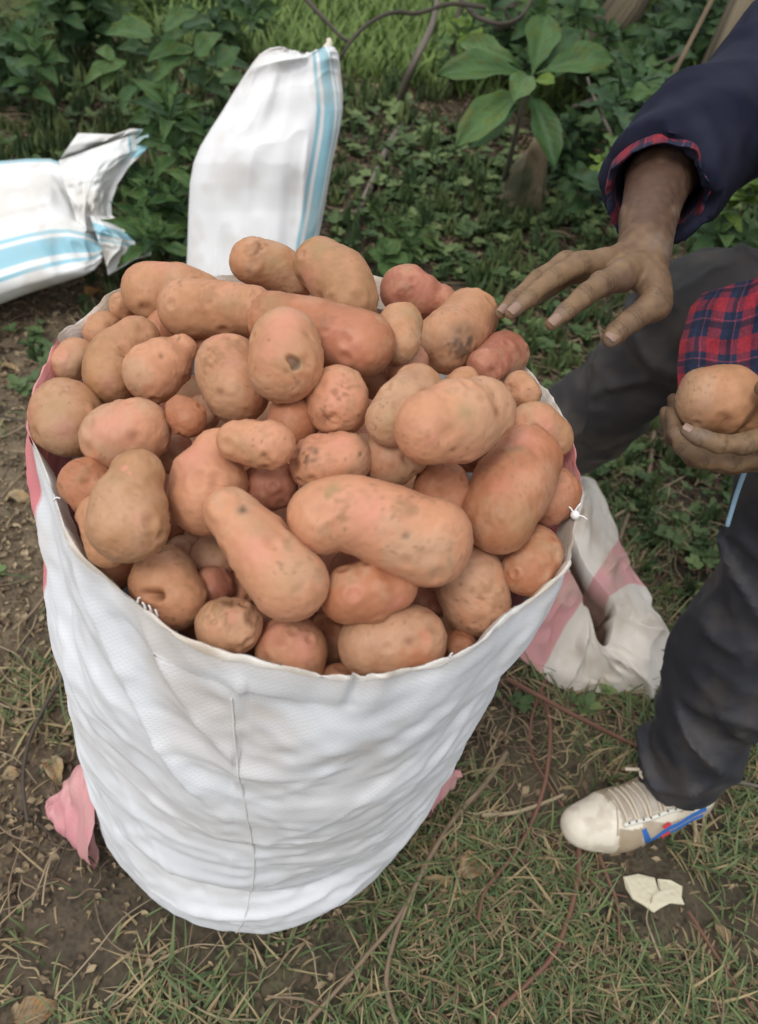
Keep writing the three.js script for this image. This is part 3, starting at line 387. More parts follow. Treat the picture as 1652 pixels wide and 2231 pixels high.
// ---------------------------------------------------------------- the other sacks
const BLUE = [0.32, 0.58, 0.67], WHITE = [0.84, 0.84, 0.84], BEIGE = [0.80, 0.74, 0.66], PINK = [0.76, 0.38, 0.38];
{ // tall white sack standing behind, top folded over
  const s = thing('potato_sack', 'tall white woven sack with light blue stripes standing behind the potatoes, its top folded over', 'sack');
  // px row: y, left x, right x, depth
  const rows = [[905, 440, 660, 1.99], [890, 405, 690, 1.985], [840, 390, 690, 1.97], [760, 395, 685, 1.95], [680, 400, 682, 1.93], [600, 406, 684, 1.90], [530, 409, 692, 1.875], [460, 411, 706, 1.85], [400, 414, 716, 1.82], [355, 422, 724, 1.80], [320, 436, 732, 1.785], [280, 460, 741, 1.765], [240, 486, 747, 1.745], [200, 510, 747, 1.725], [165, 532, 743, 1.71], [140, 550, 741, 1.70], [122, 566, 737, 1.69], [112, 584, 728, 1.69]];
  const N = 220, grid = [], R = 190;
  const topBump = (u) => 10 * gauss((u - 0.16) * 5) - 6 * gauss((u - 0.55) * 7) + 12 * gauss((u - 0.92) * 6);
  for (let j = 0; j <= R; j++) {
    const t = j / R, q = polyAt(rows, t), ratio = lerp(0.62, 0.30, sstep(0.45, 1, t)) * (t < 0.06 ? sstep(-0.02, 0.06, t) * 0.6 + 0.4 : 1), row = [];
    for (let i = 0; i < N; i++) {
      const a = i / N * Math.PI * 2 + lerp(0.535, 0.927, sstep(0.5, 1, t)) - 0.72, c = Math.cos(a), sn = Math.sin(a), u = (c + 1) / 2, hw = (q[2] - q[1]) / 2 * q[3] / FOC;
      const x = lerp(q[1], q[2], u), y = q[0] - topBump(u) * sstep(0.8, 1, t);
      let dz = sn * hw * ratio; const fold = 0.012 * ridge(u * 3.2 + 2, t * 3, sn * 0.5) * sstep(0.35, 0.7, t) + 0.006 * ridge(u * 8 + t * 2, t * 4, 4) + 0.006 * noise(u * 5, t * 9, 8 + sn) + 0.016 * ridge(u * 2.2 - t * 7, t * 5, 14) * sstep(0.70, 0.9, t) + 0.006 * ridge(u * 9, t * 9, 24) * sstep(0.8, 1, t);
      const p = P(x, y, q[3] - dz - fold * (sn > 0 ? 1 : -1) * Math.min(1, Math.abs(sn) * 3)); row.push(p);
    }
    grid.push(row);
  }
  // closed, gathered top and flat bottom
  const top = grid[R], tc = top.reduce((m, p) => m.add(p), V(0, 0, 0)).divideScalar(N);
  for (let k = 1; k <= 6; k++) grid.push(top.map((p, i) => p.clone().lerp(V(lerp(tc.x, p.x, 0.85), tc.y, lerp(tc.z, p.z, 0.0)), k / 6).add(V(0, -0.01 * k / 6 + 0.004 * noise(i * 0.2, k * 0.5, 3), 0))));
  const bot = grid[0], bc = bot.reduce((m, p) => m.add(p), V(0, 0, 0)).divideScalar(N); grid.unshift(bot.map((p) => bc.clone().lerp(p, 0.02)));
  const rowT = (j) => (j - 1) / R, U = (i) => (Math.cos((i + 0.5) / N * Math.PI * 2) + 1) / 2, front = (i) => i < N / 2;
  const blue = (i) => { const a = (i % N + 0.5) / N * Math.PI * 2 - 0.72; return Math.abs(a) < 0.135 || Math.abs(a + 0.265) < 0.04 || Math.abs(a - 0.265) < 0.03 ? 1 : 0; };
  const col = (i, j, p) => { const t = rowT(j), n = fbm(p.x * 12, p.y * 12, p.z * 12, 3); let c = blue(i, j) ? BLUE : WHITE; return mix3(c, [0.50, 0.44, 0.36], clamp(0.30 * sstep(0.0, 0.4, n) + 0.18 * sstep(0.75, 1, t) + 0.25 * sstep(0.1, 0, t), 0, 0.5)); };
  const g = gridMeshes(grid, col, (i, j) => [i / N * 1.1, rowT(j) * 0.85], (i, j) => blue(i, j) ? 'blue' : 'white');
  mesh('sack_body', g.white, whiteCloth, s); mesh('blue_stripe', g.blue, blueCloth, s);
  const k = P(711, 108, 1.69), q = P(716, 84, 1.685); mesh('tied_tip', tubeGeo([k, k.clone().lerp(q, 0.6).add(V(0.004, 0, 0)), q], (t) => lerp(0.010, 0.005, t), 7, 10), hemMat, s);
}
{ // crumpled white sack with blue stripes lying at the left: a limp tube whose mouth opens into two flaps
  const s = thing('potato_sack', 'crumpled empty white sack with broad blue stripes lying on the grass at the left edge', 'sack');
  const zc = ZH(60, 560, 0.13), whites = [], blues = [];
  const cloth = (fn, NU, NV2, closed, isBlue) => { const grid = []; for (let j = 0; j <= NV2; j++) { const row = []; for (let i = 0; i < NU + (closed ? 0 : 1); i++) { const p = fn(i / NU, j / NV2), g = ground(p.x, p.z) + 0.004; if (p.y < g) p.y = g; row.push(p); } grid.push(row); }
    const col = (i, j, p) => { const n = fbm(p.x * 14, p.y * 14, p.z * 14, 3); return mix3(isBlue((i + 0.5) / NU, j / NV2) ? BLUE : [0.82, 0.82, 0.80], [0.52, 0.46, 0.38], clamp(0.42 * sstep(-0.05, 0.4, n), 0, 0.5)); };
    const g = gridMeshes(grid, col, (i, j) => [i / NU * (closed ? 1 : 0.4), j / NV2 * (closed ? 0.8 : 0.35)], (i, j) => isBlue((i + 0.5) / NU, (j + 0.5) / NV2) ? 'blue' : 'white', closed); if (g.white) whites.push(g.white); if (g.blue) blues.push(g.blue); };
  // the tube: x, top y, bottom y
  const rows = [[-335, 560, 640], [-320, 480, 770], [-260, 420, 795], [-160, 386, 742], [-60, 363, 688], [0, 351, 663], [60, 346, 640], [110, 346, 624], [150, 360, 611], [185, 392, 600], [206, 430, 588], [222, 480, 568], [228, 520, 545]];
  cloth((uu, t) => { const q = polyAt(rows, t), a = uu * Math.PI * 2, c = Math.cos(a), sn = Math.sin(a), u = (1 - c) / 2, hw = (q[2] - q[1]) / 2 * zc / FOC, x = q[0], y = lerp(q[1], q[2], u);
    const val = -0.055 * gauss((u - lerp(0.30, 0.44, sstep(0.5, 1, t))) * 7) * sstep(0.50, 0.8, t), cr = 0.022 * noise(t * 6, u * 4 - t * 3, 2) + 0.009 * ridge(t * 10 - u * 3, u * 4, 5) * sstep(0.35, 0.7, t) + 0.005 * ridge(u * 7, t * 2.5, 8);
    return P(x, y, zc + 0.10 * (0.5 - u) - sn * hw * 0.55 - (cr + val) * Math.min(1, Math.abs(sn) * 2) * (sn > 0 ? 1 : -1)); }, 200, 170, true,
    (u) => { const b = (c, w) => Math.abs(u - c) < w; return b(0.315, 0.026) || b(0.367, 0.008) || b(0.275, 0.006) || b(0.03, 0.02); });
  // flap: four-sided patch of grid points with a depth, curved and creased
  const patch = (A, B, f) => (u, v) => { const a = polyAt(A, v), b = polyAt(B, v); return P(lerp(a[0], b[0], u), lerp(a[1], b[1], u), zc + lerp(a[2], b[2], u) + f(u, v)); };
  cloth(patch([[128, 350, 0.03], [140, 400, -0.07], [158, 450, -0.10], [172, 505, -0.06]], [[322, 282, 0.02], [326, 318, 0.0], [282, 362, -0.02], [256, 402, -0.04], [242, 444, -0.05], [246, 500, -0.04]], (u, v) => 0.02 - 0.075 * Math.sin(Math.PI * clamp(u * 1.15, 0, 1)) * (1 - 0.4 * v) + 0.030 * gauss((u - 0.26 - 0.1 * v) * 9) - sstep(1, 0.6, u) * (0.014 * ridge(u * 3 + v * 0.8, v * 1.3, 3) + 0.007 * ridge(u * 5 - v * 3, v * 4, 9)) - 0.004 * noise(u * 14, v * 14, 3)), 110, 110, false, (u, v) => v < 0.30 && u > 0.86 || (v < 0.34 && u > 0.78 && u < 0.81));
  const topRow = [[170, 290], [205, 291], [250, 293], [285, 280], [322, 282]];
  cloth((u, v) => { const a = polyAt(topRow, u), b = [lerp(128, 322, u), lerp(350, 282, u)]; return P(lerp(a[0], b[0], v), lerp(a[1], b[1], v), zc + lerp(0.05, lerp(0.05, 0.04, u), v) - 0.05 * Math.sin(Math.PI * v) * (1 - u) - sstep(1, 0.7, u) * (0.010 * ridge(u * 5, v * 2, 4) + 0.02 * (1 - v)) - 0.004); }, 80, 40, false, (u) => u > 0.86);
  // lower flap of the mouth, its inner side showing
  cloth(patch([[196, 470, -0.13], [208, 505, -0.12], [222, 545, -0.10], [232, 578, -0.07]], [[246, 470, -0.02], [290, 508, -0.03], [330, 532, -0.05], [330, 556, -0.05], [292, 566, -0.06], [236, 600, -0.05]], (u, v) => -0.035 * Math.sin(Math.PI * u) * Math.sin(Math.PI * clamp(v + 0.1, 0, 1)) - 0.014 * ridge(u * 2.5 + v, v * 2.2, 6) - 0.007 * ridge(u * 5, v * 5 - u, 12)), 90, 80, false, (u, v) => Math.abs(v - 0.26 - 0.06 * u) < 0.13 * (1 - 0.45 * u) || Math.abs(v - 0.47 - 0.02 * u) < 0.02);
  mesh('sack_body', mergeGeometries(whites), whiteCloth, s); mesh('blue_stripe', mergeGeometries(blues), blueCloth, s);
}
{ // slumped beige sack with pink bands, mouth open, right of the full sack
  const s = thing('potato_sack', 'slumped empty beige sack with pink bands and open mouth beside the dark trouser leg', 'sack');
  const O = [[1262, 1040, .20], [1300, 1056, .17], [1326, 1110, .13], [1350, 1180, .10], [1375, 1240, .08], [1410, 1310, .05], [1440, 1370, .04], [1468, 1412, .03], [1456, 1470, .015], [1430, 1524, .01], [1380, 1514, .01], [1330, 1518, .01], [1285, 1508, .01], [1240, 1508, .01], [1190, 1482, .01], [1145, 1442, .02], [1105, 1400, .02], [1080, 1330, .04], [1080, 1220, .10], [1120, 1100, .18], [1200, 1050, .20]];
  const M = [[1250, 1180, .23], [1262, 1212, .23], [1275, 1240, .225], [1292, 1262, .22], [1312, 1285, .21], [1330, 1308, .19], [1338, 1322, .175], [1340, 1335, .165], [1336, 1352, .15], [1330, 1384, .13], [1324, 1404, .115], [1312, 1410, .11], [1298, 1392, .115], [1288, 1352, .13], [1277, 1318, .15], [1262, 1285, .18], [1246, 1255, .20], [1232, 1230, .22], [1215, 1205, .225], [1215, 1180, .23], [1230, 1170, .23]];
  const K = O.length, N = 300, R = 70, grid = [], at = (L, t) => { const x = t * K, i = Math.floor(x) % K, u = x - Math.floor(x), g = (k) => L[((k % K) + K) % K]; const a = g(i - 1), b = g(i), c = g(i + 1), d = g(i + 2); return b.map((_, q) => 0.5 * (2 * b[q] + (c[q] - a[q]) * u + (2 * a[q] - 5 * b[q] + 4 * c[q] - d[q]) * u * u + (3 * b[q] - a[q] - 3 * c[q] + d[q]) * u * u * u)); };
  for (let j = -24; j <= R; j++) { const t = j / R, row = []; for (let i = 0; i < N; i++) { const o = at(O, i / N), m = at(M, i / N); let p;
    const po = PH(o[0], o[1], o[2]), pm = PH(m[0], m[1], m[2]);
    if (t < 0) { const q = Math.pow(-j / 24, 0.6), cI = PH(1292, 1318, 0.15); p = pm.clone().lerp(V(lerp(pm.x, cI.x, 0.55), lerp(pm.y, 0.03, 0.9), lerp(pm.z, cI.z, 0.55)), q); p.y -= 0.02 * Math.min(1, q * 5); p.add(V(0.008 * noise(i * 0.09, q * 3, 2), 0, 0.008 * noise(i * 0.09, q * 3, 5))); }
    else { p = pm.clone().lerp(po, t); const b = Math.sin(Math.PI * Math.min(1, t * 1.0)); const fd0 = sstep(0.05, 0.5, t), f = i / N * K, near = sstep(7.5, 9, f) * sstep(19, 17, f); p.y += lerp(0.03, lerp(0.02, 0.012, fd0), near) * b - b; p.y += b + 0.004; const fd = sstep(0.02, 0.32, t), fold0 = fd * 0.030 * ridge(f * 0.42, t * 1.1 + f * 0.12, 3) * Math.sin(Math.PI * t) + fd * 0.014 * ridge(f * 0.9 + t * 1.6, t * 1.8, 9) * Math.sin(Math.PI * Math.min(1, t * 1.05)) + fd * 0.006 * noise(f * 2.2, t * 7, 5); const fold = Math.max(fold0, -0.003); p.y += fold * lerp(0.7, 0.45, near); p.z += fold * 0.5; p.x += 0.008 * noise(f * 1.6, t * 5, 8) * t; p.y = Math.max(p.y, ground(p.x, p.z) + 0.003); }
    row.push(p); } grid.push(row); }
  const pink = (i, j) => { const f = i / N * K; return (f > 2.95 && f < 4.75 && j >= 20) || (f > 14.4 && f < 16.4 && j >= 20) ; };
  const col = (i, j, p) => { const n = fbm(p.x * 16, p.y * 16, p.z * 16, 3); if (j < 24) return mix3([0.22, 0.12, 0.09], [0.10, 0.06, 0.045], clamp(0.5 + n, 0, 1)); return mix3(pink(i, j) ? PINK : BEIGE, [0.52, 0.42, 0.32], clamp(0.5 * sstep(-0.1, 0.4, n), 0, 0.5)); };  // inner rows of the mouth painted dark brown, shade put into the colour
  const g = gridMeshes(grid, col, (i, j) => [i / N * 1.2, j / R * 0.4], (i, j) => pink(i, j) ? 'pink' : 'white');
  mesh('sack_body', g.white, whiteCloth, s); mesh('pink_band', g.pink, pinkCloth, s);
  const t0 = PH(1408, 1380, 0.10), t1 = PH(1425, 1408, 0.09), t2 = PH(1450, 1418, 0.07); mesh('torn_slit', tubeGeo([t0, t1, t2], (t) => 0.0035 * Math.sin(Math.PI * clamp(t, 0.05, 0.95)), 6, 14), std([0.10, 0.075, 0.05], 0.9), s);
}
// ---------------------------------------------------------------- the person reaching for the potatoes
const person = thing('person', 'person in a navy jacket, plaid shirt and dark trousers, one hand reaching to the potatoes', 'person');
const skinMat = new THREE.MeshPhysicalMaterial({ color: 0xffffff, vertexColors: true, roughness: 0.55, specularIntensity: 0.5 });
const px = (list) => list.map(([x, y, z, r]) => ({ p: P(x, y, z), r: r * z / FOC }));
const chainB = (L) => { const out = []; for (let i = 1; i < L.length; i++) out.push(bone(L[i - 1].p, L[i].p, L[i - 1].r, L[i].r)); return out; };
// joints
const zH = 0.80;
const elbowR = P(1725, 165, 1.04), wristR = P(1402, 545, 0.845), cuffR = P(1424, 425, 0.90);
const shR = V(0.70, 1.17, -1.10), shL = V(0.68, 1.15, -0.74), hipC = V(0.88, 0.80, -0.94), neck = V(0.63, 1.26, -0.92), headC = V(0.55, 1.39, -0.92), elbowL = V(0.62, 0.84, -0.60), wristL = P(1800, 985, 0.80);
const hipR = V(0.86, 0.79, -1.03), hipL = V(0.87, 0.79, -0.85), kneeR = P(1535, 690, 1.22), ankR = PH(1075, 1085, 0.10), kneeL = P(1800, 1105, 1.0), ankL = PH(1482, 1690, 0.115);
// right hand (reaching)
const HR = {
  middle: px([[1318, 572, 0.822, 30], [1262, 575, 0.812, 25], [1206, 606, 0.798, 21.5], [1150, 650, 0.786, 18], [1114, 682, 0.779, 14.5]]),
  ring: px([[1300, 578, 0.848, 28], [1232, 572, 0.842, 23], [1166, 612, 0.826, 19], [1120, 652, 0.806, 16], [1090, 683, 0.795, 13]]),
  little: px([[1310, 592, 0.875, 26], [1250, 596, 0.872, 20], [1200, 628, 0.852, 16], [1166, 656, 0.836, 13]]),
  index: px([[1352, 604, 0.798, 32], [1310, 618, 0.788, 26], [1272, 645, 0.778, 22.5], [1232, 680, 0.770, 18.5], [1202, 706, 0.765, 14.5]]),
  thumb: px([[1424, 612, 0.815, 34], [1428, 664, 0.795, 33], [1376, 698, 0.783, 25], [1344, 724, 0.777, 22.5], [1330, 738, 0.775, 19.5]]),
  palm: [...px([[1402, 545, 0.845, 50]]), ...px([[1360, 590, 0.812, 34]])],
};
const tendon = (x0, y0, z0, r0, x1, y1, z1, r1) => bone(P(x0, y0, z0 - 0.93 * r0 * z0 / FOC), P(x1, y1, z1 - 0.88 * r1 * z1 / FOC), 0.0035, 0.0055);
const handBonesR = [tendon(1398, 545, 0.846, 46, 1318, 560, 0.824, 30), tendon(1404, 560, 0.838, 44, 1350, 592, 0.802, 31), tendon(1392, 540, 0.866, 44, 1302, 566, 0.852, 27), tendon(1418, 575, 0.832, 42, 1430, 640, 0.800, 33),
  ...chainB(HR.middle), ...chainB(HR.ring), ...chainB(HR.little), ...chainB(HR.index), ...chainB(HR.thumb),
  ...chainB([...px([[1398, 560, 0.846, 48]]), ...px([[1320, 574, 0.826, 31]])]), ...chainB([...px([[1405, 575, 0.835, 46]]), ...px([[1354, 602, 0.802, 33]])]),
  ...chainB([...px([[1395, 570, 0.865, 46]]), ...px([[1306, 584, 0.856, 29]])]), ...chainB([...px([[1410, 575, 0.836, 44]]), ...px([[1428, 640, 0.802, 33]])]),
  ...chainB([...px([[1404, 545, 0.846, 57]]), ...px([[1414, 470, 0.878, 60]]), ...px([[1436, 390, 0.915, 70]]), ...px([[1500, 320, 0.95, 72]])]),
];
// left hand (holding a potato)
const HL = {
  index: px([[1680, 948, 0.795, 27], [1620, 968, 0.790, 22], [1566, 968, 0.786, 19.5], [1523, 952, 0.786, 17.5], [1496, 938, 0.790, 14]]),
  middle: px([[1680, 985, 0.825, 28], [1600, 1005, 0.828, 22], [1536, 1000, 0.832, 20], [1490, 975, 0.842, 18], [1472, 940, 0.852, 15.5], [1464, 900, 0.860, 14]]),
  ring: px([[1690, 1000, 0.855, 27], [1590, 1012, 0.868, 22], [1515, 998, 0.876, 19.5], [1470, 955, 0.886, 17.5], [1456, 915, 0.890, 15.5], [1450, 898, 0.892, 13]]),
  little: px([[1700, 985, 0.885, 25], [1600, 990, 0.900, 19], [1520, 960, 0.905, 17], [1475, 905, 0.905, 15.5], [1466, 870, 0.903, 13]]),
  thumb: px([[1790, 930, 0.80, 36], [1745, 872, 0.785, 30], [1690, 850, 0.785, 24], [1662, 846, 0.787, 19]]),
};
const handBonesL = [...chainB(HL.index), ...chainB(HL.middle), ...chainB(HL.ring), ...chainB(HL.little), ...chainB(HL.thumb),
  ...chainB([...px([[1800, 985, 0.82, 55]]), ...px([[1690, 960, 0.80, 34]])]), ...chainB([...px([[1800, 990, 0.83, 55]]), ...px([[1690, 992, 0.83, 34]])]), ...chainB([...px([[1800, 990, 0.85, 52]]), ...px([[1695, 1000, 0.86, 32]])]), ...chainB([...px([[1800, 985, 0.86, 50]]), ...px([[1705, 985, 0.888, 29]])]),
  bone(P(1800, 985, 0.83), elbowL, 0.030, 0.042)];
const joints = []; for (const [H, L] of [[HR, ['middle', 'ring', 'index', 'thumb']], [HL, ['index', 'middle', 'ring', 'little']]]) for (const f of L) for (let k = 1; k < H[f].length - 1; k++) joints.push([H[f][k].p, H[f][k + 1].p.clone().sub(H[f][k - 1].p).normalize(), H[f][k].r * 1.5, k]);
const crease = (q) => { let m = 0; for (const [p, d, r] of joints) { if (q.distanceToSquared(p) > r * r) continue; const s = q.clone().sub(p).dot(d) + 0.0009 * noise(q.x * 300, q.y * 300, q.z * 300); for (const o of [-0.0034, 0.0002, 0.0036]) m = Math.max(m, gauss((s - o) / 0.0009)); } return m; };
const skin = (x, y, z) => { const n = fbm(x * 30, y * 30, z * 30, 3), n2 = fbm(x * 140, y * 140, z * 140, 2); let c = mix3([0.108, 0.061, 0.042], [0.080, 0.045, 0.031], clamp(0.5 + n, 0, 1));
  const q = V(x, y, z), far = Math.max(0, 1 - q.distanceTo(HR.middle[2].p) / 0.17), farL = Math.max(0, 1 - q.distanceTo(HL.index[2].p) / 0.16), dust = clamp(1.35 * Math.max(far, farL * 0.9) + 0.9 * n + 0.35 * n2, 0, 1);
  c = mix3(c, [0.225, 0.140, 0.074], dust * 0.85); c = mix3(c, [0.17, 0.130, 0.112], clamp(sstep(0.15, 0.45, n) * 0.5, 0, 0.5)); const k = crease(q); return c.map((v) => v * (1 + 0.16 * n2) * (1 - 0.36 * k)); };
const box = (bones, pad) => { const lo = V(9, 9, 9), hi = V(-9, -9, -9); for (const b of bones) for (const k of [0, 3]) { const r = (k ? b[7] : b[6]) + pad; lo.min(V(b[k] - r, b[k + 1] - r, b[k + 2] - r)); hi.max(V(b[k] + r, b[k + 1] + r, b[k + 2] + r)); } return [lo, hi]; };
const wrinkle = (f) => (x, y, z) => { const d = f(x, y, z); return Math.abs(d) > 0.02 ? d : d - 0.0006 * noise(x * 150, y * 150, z * 150) - 0.0009 * fbm(x * 60, y * 60, z * 60, 2) + (Math.abs(d) < 0.004 ? 0.0005 * crease(V(x, y, z)) : 0); };
{
  const coarse = [ // head, neck, trunk, upper arms: mostly under clothes
    bone(headC.clone().add(V(-0.015, 0.035, 0)), headC.clone().add(V(-0.035, -0.04, 0)), 0.092, 0.068), bone(headC.clone().add(V(0.03, 0.03, 0)), headC.clone().add(V(0.02, 0.02, 0)), 0.09, 0.085), bone(headC.clone().add(V(-0.118, -0.01, 0)), headC.clone().add(V(-0.10, 0.03, 0)), 0.014, 0.01),
    bone(headC.clone().add(V(0.01, 0, 0.085)), headC.clone().add(V(0.015, 0.03, 0.09)), 0.012, 0.016), bone(headC.clone().add(V(0.01, 0, -0.085)), headC.clone().add(V(0.015, 0.03, -0.09)), 0.012, 0.016),
    bone(headC.clone().add(V(0.02, -0.05, 0)), neck.clone().add(V(0.05, -0.06, 0)), 0.055, 0.065), bone(neck.clone().add(V(0.06, -0.09, 0)), hipC, 0.12, 0.14), bone(shR, shL, 0.06, 0.06), bone(shR, elbowR, 0.05, 0.042), bone(shL, elbowL, 0.05, 0.042), bone(elbowR, P(1500, 320, 0.95), 0.040, 0.037),
    bone(hipR, kneeR, 0.075, 0.05), bone(hipL, kneeL, 0.075, 0.05), bone(kneeR, ankR, 0.048, 0.034), bone(kneeL, ankL, 0.048, 0.034)];
  const parts = [];
  let [lo, hi] = box(coarse, 0.02); parts.push(colorize(surfaceNets(bonesField(coarse, 0.03), lo, hi, 0.011), (x, y, z) => { const q = V(x, y, z).sub(headC); if (Math.abs(q.z) < 0.05 && q.x < -0.085 && Math.abs(q.y + 0.055) < 0.008) return [0.16, 0.06, 0.05]; return skin(x, y, z); }));
  for (const B of [handBonesR, handBonesL]) { [lo, hi] = box(B, 0.006); parts.push(colorize(surfaceNets(wrinkle(bonesField(B, 0.0065)), lo, hi, 0.0026), skin)); }
  mesh('body', mergeGeometries(parts), skinMat, person);
  // hair and eyes
  const hb = [bone(headC.clone().add(V(0.005, 0.052, 0)), headC.clone().add(V(0.04, 0.01, 0)), 0.092, 0.092)]; [lo, hi] = box(hb, 0.01);
  mesh('hair', colorize(surfaceNets((x, y, z) => Math.max(bonesField(hb, 0.02)(x, y, z) - 0.004 * noise(x * 160, y * 160, z * 160), -(y - headC.y - 0.035 + (x - headC.x) * 0.9)), lo, hi, 0.006), () => [0.012, 0.010, 0.009]), std([1, 1, 1], 0.9, { vertexColors: true }), person);
  for (const s of [-1, 1]) mesh('eye', new THREE.SphereGeometry(0.012, 16, 12).translate(headC.x - 0.086, headC.y + 0.01, headC.z + s * 0.032), std([0.7, 0.68, 0.64], 0.3), person);
  // fingernails: small curved plates on the backs of the finger ends
  const nailMat = std([0.25, 0.155, 0.11], 0.45); const toCam = camera.position.clone();
  const nail = (a, b, r, tilt) => { const dir = b.clone().sub(a).normalize(), up = toCam.clone().sub(b).normalize().multiplyScalar(1 - tilt).add(V(0, tilt, 0)); up.addScaledVector(dir, -up.dot(dir)).normalize(); const side = dir.clone().cross(up), pos = [], idx = [], n = 10, w = r * 0.66, L = r * 2.0; for (let j = 0; j <= n; j++) for (let i = 0; i <= n; i++) { const s = i / n * 2 - 1, t = j / n, ww = w * (t < 0.2 ? Math.sqrt(1 - (1 - t / 0.2) ** 2) * 0.3 + 0.7 : t > 0.8 ? 0.62 + 0.38 * Math.sqrt(1 - ((t - 0.8) / 0.2) ** 2) : 1); const q = b.clone().addScaledVector(dir, (t - 0.66) * L).addScaledVector(side, s * ww).addScaledVector(up, r * Math.sqrt(Math.max(0, 1.0 - (s * ww / r) ** 2)) * lerp(1.015, 0.965, t) + 0.0007); pos.push(q.x, q.y, q.z); } for (let j = 0; j < n; j++) for (let i = 0; i < n; i++) { const k = j * (n + 1) + i; idx.push(k, k + 1, k + n + 1, k + 1, k + n + 2, k + n + 1); } mesh('fingernail', geo(pos, idx), nailMat, person); };
  for (const [f, t] of [['middle', 0.4], ['ring', 0.4], ['index', 0.35], ['thumb', 0.25]]) { const L = HR[f], n = L.length; nail(L[n - 2].p, L[n - 1].p, L[n - 1].r * 1.03, t); }
  for (const [f, t] of [['index', 0.6]]) { const L = HL[f], n = L.length; nail(L[n - 2].p, L[n - 1].p, L[n - 1].r * 1.03, t); }
}
